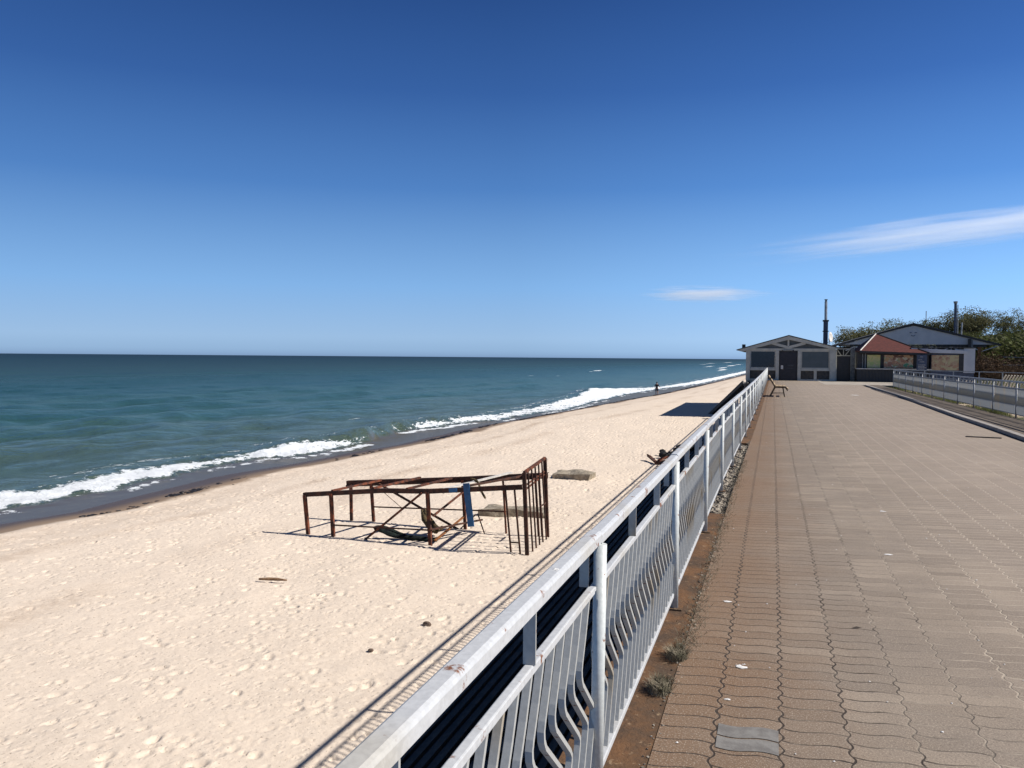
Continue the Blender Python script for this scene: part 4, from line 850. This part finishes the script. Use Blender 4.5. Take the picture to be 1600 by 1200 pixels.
# second barrier with slanted boards, right background
root = thing('low_barrier', 'far grey railing with slanted white boards in front of the hall, behind the grey railing', 'railing', (11, 57, -.2))
pts = [(8.0, 62.6), (9.6, 60.6), (11.0, 58.9), (12.1, 57.2), (13.0, 55.6), (13.6, 53.0), (14.0, 50)]
for i, (x, y) in enumerate(pts):
    MB().beam((x, y, -.3), (x, y, .93), .06, .06).build('post', M['galv'], root)
    if i < len(pts)-1:
        q = pts[i+1]; MB().beam((x, y, .95), (q[0], q[1], .95), .05, .05).build('top_bar', M['galv'], root)
        MB().beam((x, y, .45), (q[0], q[1], .45), .04, .04).build('top_bar', M['galv'], root)
        if i in (2, 3, 4, 5):
            mb = MB(); mb2 = MB()
            for j in range(7):
                t0 = (j+.2)/8; t1 = (j+1.2)/8; lo_ = (x+(q[0]-x)*t0, y+(q[1]-y)*t0, -.05); hi_ = (x+(q[0]-x)*t1, y+(q[1]-y)*t1, .38); mb.beam(lo_, hi_, .09, .02, (0, 1, 0))
                lo_ = (lo_[0], lo_[1], .5); hi_ = (hi_[0], hi_[1], .80); mb2.beam(lo_, hi_, .08, .02, (0, 1, 0))
            mb.build('slanted_boards', M['white_trim'], root)
            if i > 3: mb2.build('slanted_boards', M['white_trim'], root)
# utility post
root = thing('fence_post_tall', 'tall dark square post standing in the scrub at the right edge', 'post', (19.6, 77, 0))
MB().box(19.55, 19.72, 76.9, 77.05, -.5, 2.1).build('post', M['fascia_dark'], root); MB().box(19.73, 19.78, 76.85, 76.95, -.5, 2.0).build('pale_edge', M['galv'], root)
MB().beam((18, 77, 1.95), (24, 76.5, 1.9), .03, .03).beam((18, 77, 1.3), (24, 76.5, 1.3), .02, .02).build('wire', M['galv'], root)

# ---------------------------------------------------------------- trees and bushes
def limb(mb, p, d, L, r, lvl, tips, rr, spread):
    n = 4; pts = [p]; rad = [r]; q = p.copy(); dd = d.copy()
    for i in range(n):
        dd = (dd+Vector((rr.uniform(-1, 1), rr.uniform(-1, 1), rr.uniform(-.35, .5)))*.2).normalized(); q = q+dd*L/n; pts.append(q.copy()); rad.append(r*(1-.45*(i+1)/n))
    mb.tube(pts, rad, 6 if lvl > 1 else 4, cap=False)
    if lvl == 0: tips += pts[2:]; return
    if lvl <= 2: tips.append(pts[-1])
    for i in range(rr.choice((3, 4)) if lvl > 1 else 4):
        a = rr.uniform(0, 6.28); t = rr.uniform(.45, 1); b = pts[0].lerp(pts[-1], t) if t < .9 else pts[-1]; b = pts[min(n, int(t*n+.5))]
        e_ = (dd+Vector((math.cos(a), math.sin(a), rr.uniform(-.1, .45)))*spread).normalized()
        limb(mb, b.copy(), e_, L*rr.uniform(.6, .8), r*.5, lvl-1, tips, rr, spread)
def make_tree(name, label, cat, h, spread, leaf, seed, nleaf, lsz, group=None, lvl=4, stems=1, crownfill=.5, loc=(0, 0, -200)):
    rr = random.Random(seed); root = thing(name, label, cat, loc, group); base = Vector(loc); mb = MB(); tips = []
    for s_ in range(stems):
        d = Vector((rr.uniform(-.2, .2), rr.uniform(-.2, .2), 1)).normalized() if stems == 1 else Vector((rr.uniform(-.8, .8), rr.uniform(-.8, .8), 1)).normalized()
        limb(mb, base+Vector((rr.uniform(-.2, .2)*stems*.3, rr.uniform(-.2, .2)*stems*.3, -.3)), d, h*.36, h*.035/(stems**.4), lvl, tips, rr, spread)
    mb.build('trunk', M['bark'], root, fix=False)
    lv = MB()
    if lvl == 4:
        cl = []
        while len(cl) < 62:
            q = Vector((rr.gauss(0, 1), rr.gauss(0, 1), abs(rr.gauss(0, 1))*.9-.12)).normalized()*rr.uniform(.45, 1.)
            cl.append(base+Vector((q.x*h*.40, q.y*h*.40, h*.60+q.z*h*.36)))
        tips = [t for t in tips if ((t.x-base.x)/(h*.42))**2+((t.y-base.y)/(h*.42))**2+((t.z-base.z-h*.6)/(h*.38))**2 < 1.05]
        tips = tips[::max(1, len(tips)//60)]+cl
    for i in range(nleaf):
        t = rr.choice(tips); g3 = Vector((rr.gauss(0, 1), rr.gauss(0, 1), rr.gauss(0, .7))); c_ = t+g3*min(1., 1.9/g3.length)*crownfill*(1.6 if lvl == 4 else 1)
        n_ = Vector((rr.gauss(0, 1), rr.gauss(0, 1), rr.gauss(0, 1)+.4)).normalized(); a = n_.orthogonal().normalized(); b = n_.cross(a); s2 = lsz*rr.uniform(.5, 1.3)
        lv.add([c_-a*s2, c_-b*s2*.6, c_+a*s2, c_+b*s2*.6], [(0, 1, 2, 3)])
    lv.build('crown', M[leaf], root, fix=False); return root
def put(src, x, y, lab, s_, rz, z=None, first=False):
    loc = (x, y, (G(x, y) if z is None else z))
    if first: src.location = loc; src.rotation_euler = (0, 0, rz); src.scale = (s_*WS, s_*WS, s_); src['label'] = lab; return src
    return copy_tree(src, loc, lab, rz, s_)
gT = 'oak trees on the slope behind the hall'
A_ = make_tree('oak_tree', 'x', 'tree', 8.0, .95, 'leaf_oak', 3, 7500, .105, gT, 4, 1, .27)
B_ = make_tree('oak_tree', 'x', 'tree', 8.0, 1.1, 'leaf_oak', 8, 4600, .10, gT, 4, 1, .26)
C_ = make_tree('oak_tree', 'x', 'tree', 8.0, .9, 'leaf_green', 12, 7500, .11, gT, 4, 1, .32)
bpy.context.view_layer.update()
def src_h(src):
    return max((v.co.z for c in src.children for v in c.data.vertices), default=8)
HT = {q.name: src_h(q) for q in (A_, B_, C_)}
USED = set()
def tree_at(src, x, y, ztop, lab, rz):
    g = G(x, y)-.3; s_ = (ztop-g)/HT[src.name]
    first = src.name not in USED; USED.add(src.name)
    return put(src, x, y, lab, s_, rz, g, first)
for a in [
    (A_, 9.9, 116, 6.15, 'leftmost brown budding oak, standing alone just right of the tall grey flue', .3),
    (B_, 13.6, 117, 7.2, 'brown budding oak rising over the left slope of the hall roof', 1.4),
    (C_, 15.9, 121, 7.0, 'low greenish tree directly above the peak of the hall roof', 2.2),
    (A_, 12.0, 124, 6.3, 'low brown oak between the leftmost oak and the one over the left hall roof', 4.0),
    (C_, 18.6, 118, 6.9, 'green leafy tree between the hall roof peak and the tall dark stove pipe', 3.1),
    (B_, 17.3, 128, 7.3, 'thin brown tree just left of the green leafy tree above the hall roof', .7),
    (A_, 22.9, 117, 8.6, 'largest broad dark oak, directly behind the tall dark stove pipe', 2.0),
    (A_, 20.6, 119, 7.5, 'brown oak filling the left side of the largest oak behind the stove pipe', 5.2),
    (C_, 24.6, 121, 8.2, 'greenish oak with brown top, right shoulder of the largest oak', .5),
    (B_, 26.6, 118, 8.2, 'open crooked oak with sky showing through, second from the right edge', 2.6),
    (B_, 29.3, 117, 8.3, 'nearly bare twisted oak at the right edge of the picture', 4.9),
    (B_, 33, 119, 8.8, 'tree beyond the bare twisted oak at the far right', 1.1),
    (C_, 21.5, 108, 5.4, 'low green thicket tree before the oaks, above the right tip of the hall', 1.2),
    (C_, 25.0, 104, 5.2, 'low green bushy tree in front of the crooked oak', 3.9)]: tree_at(*a)
gB = 'scrub bushes on the slope right of the hall'
D_ = make_tree('bush', 'x', 'bush', 2.6, 1.1, 'leaf_red', 21, 7000, .035, gB, 3, 7, .30)
E_ = make_tree('bush', 'x', 'bush', 2.6, 1.1, 'leaf_green', 22, 5200, .06, gB, 3, 6, .36)
HT = {}
for q in (D_, E_): HT[q.name] = max(v.co.z for c in q.children for v in c.data.vertices)
for a in [
    (D_, 17.7, 80, 2.75, 'red-brown twiggy bush right against the orange-brown post of the hall', .2),
    (D_, 19.0, 83, 2.8, 'red-brown twiggy bush next to the tall dark square post', 2.2),
    (D_, 18.4, 77.5, 1.5, 'low red-brown bush in front of the other twiggy bushes', 3.9),
    (E_, 19.9, 86, 4.0, 'bright green bush above the red-brown bushes', 1.),
    (E_, 21.9, 84, 4.9, 'tall bright green bush at the right edge behind the dark square post', 2.),
    (E_, 18.6, 93, 4.1, 'green bush peeping over the right tip of the hall roof', 4.),
    (E_, 22.6, 95, 5.0, 'dark green bush high on the slope at the right edge', 5.),
    (E_, 20.9, 98, 4.7, 'green bush on the slope above the tip of the hall roof', .4),
    (E_, 24.9, 92, 5.2, 'green bush farthest right, partly cut by the edge', 3.3),
    (E_, 23.5, 100, 5.0, 'green bush under the gap between the two largest oaks', 2.9),
    (E_, 26.3, 99, 5.3, 'olive bush below the crooked oak', 1.9),
    (D_, 24.8, 97, 5.0, 'brown thorny bush below the crooked oak', 4.4),
    (D_, 21.3, 80.5, 2.3, 'red-brown bush right of the tall dark square post', 1.)]: tree_at(*a)
# grass along the foot of the grey railing and on the bank
mb = MB(); rr = random.Random(5)
def blade(x, y, z, l, w_):
    a = rr.uniform(0, 6.28); tx, ty = x+math.cos(a)*l*.4, y+math.sin(a)*l*.4; px_, py_ = -math.sin(a)*w_, math.cos(a)*w_
    mb.add([(x-px_, y-py_, z), (x+px_, y+py_, z), (tx, ty, z+l)], [(0, 1, 2)])
for i in range(16000):
    y = rr.uniform(22, 62); x = 6.42+.012*max(0, y-43)+abs(rr.gauss(0, .9)); d_ = float(vn(np.array(x*.9), np.array(y*.45)))
    if d_ < .48: continue
    blade(x, y, G(x, y)+.02, rr.uniform(.06, .22), .012)
for c_ in ((6.42, 27.3), (6.45, 29.2), (6.4, 27.9)):
    for i in range(350): blade(c_[0]+rr.gauss(0, .10), c_[1]+rr.gauss(0, .3), .0, rr.uniform(.05, .20), .008)
for i in range(9000):
    y = rr.uniform(60, 82); x = rr.uniform(14.5, 26); 
    if float(vn(np.array(x*.5), np.array(y*.3))) < .35: continue
    blade(x, y, G(x, y)+.05, rr.uniform(.1, .4), .03)
tag(mb.build('grass', M['grass'], fix=False), 'short grass and weeds behind the grey railing', 'grass', kind='stuff')
# grassy mound at the right edge
Ym, Xm = np.meshgrid(np.linspace(56, 72, 50), np.linspace(14.5, 34, 50), indexing='ij')
Zm = -.3+1.6*np.exp(-((Ym-66)/4.5)**2)*np.clip((Xm-14.8)/4.5, 0, 1)**.8+fbm(Xm, Ym)*.3
M['mound'] = surf('grassy_mound', (.085, .105, .03), (.13, .12, .05), 1.5, .95, .9, 8, .15, .1)
struct(grid_mesh('grass_bank', Xm, Ym, Zm, M['mound']))
# small utility mast far behind the trees
tag(MB().tube([(21.4, 135, 3), (21.4, 135, 8.9)], .06, 8).build('mast', M['galv'], at=(21.4, 135, 3)), 'thin grey mast far behind the trees left of the tall dark stove pipe', 'mast')

# ---------------------------------------------------------------- clouds: thin bodies of vapour high above the sea and land
def cloud(name, label, c, size, rot, dens, seed, sc):
    import bmesh
    bm = bmesh.new(); bmesh.ops.create_icosphere(bm, subdivisions=3, radius=1); me = bpy.data.meshes.new(name); bm.to_mesh(me); bm.free()
    k = NT(name+'_vapour'); k.t.nodes.remove(k.b); pv = k.n('ShaderNodeVolumePrincipled')
    k.put(pv.inputs['Color'], (1, 1, 1)); pv.inputs['Anisotropy'].default_value = .0
    ln = k.n('ShaderNodeVectorMath', operation='LENGTH'); k.l(k.tc.outputs['Object'], ln.inputs[0])
    nn = k.noise(1, 6, .6, k.vec((sc[0], sc[1], sc[2])))
    e_ = k.math('SUBTRACT', 1., ln.outputs['Value']); d_ = k.ramp(k.math('ADD', e_, k.math('MULTIPLY_ADD', nn, 2.2, -1.3)), 0., .8)
    d_ = k.math('MULTIPLY', d_, k.ramp(e_, .0, .35)); k.l(k.math('MULTIPLY', d_, dens), pv.inputs['Density']); k.l(pv.outputs[0], k.out.inputs['Volume'])
    me.materials.append(k.m); o = bpy.data.objects.new(name, me); S.collection.objects.link(o); o.location = c; o.scale = size; o.rotation_euler = rot
    return tag(o, label, 'cloud', kind='stuff')

dvec = Vector((math.cos(yaw), math.sin(yaw), 0))
cloud('cloud', 'long thin streak of white cloud rising toward the right edge', (-12000*math.sin(yaw)+6700*math.cos(yaw), 12000*math.cos(yaw)+6700*math.sin(yaw), 1930), (4300, 900, 330), (R(0), -R(7.2), yaw), .0016, 3, (2.2, 4, 3.4))
cloud('cloud', 'small thin white wisp of cloud above the sea left of the cafe', (-12000*math.sin(yaw)+2770*math.cos(yaw), 12000*math.cos(yaw)+2770*math.sin(yaw), 935), (1150, 600, 150), (0, 0, yaw), .0026, 5, (1.6, 3, 3))
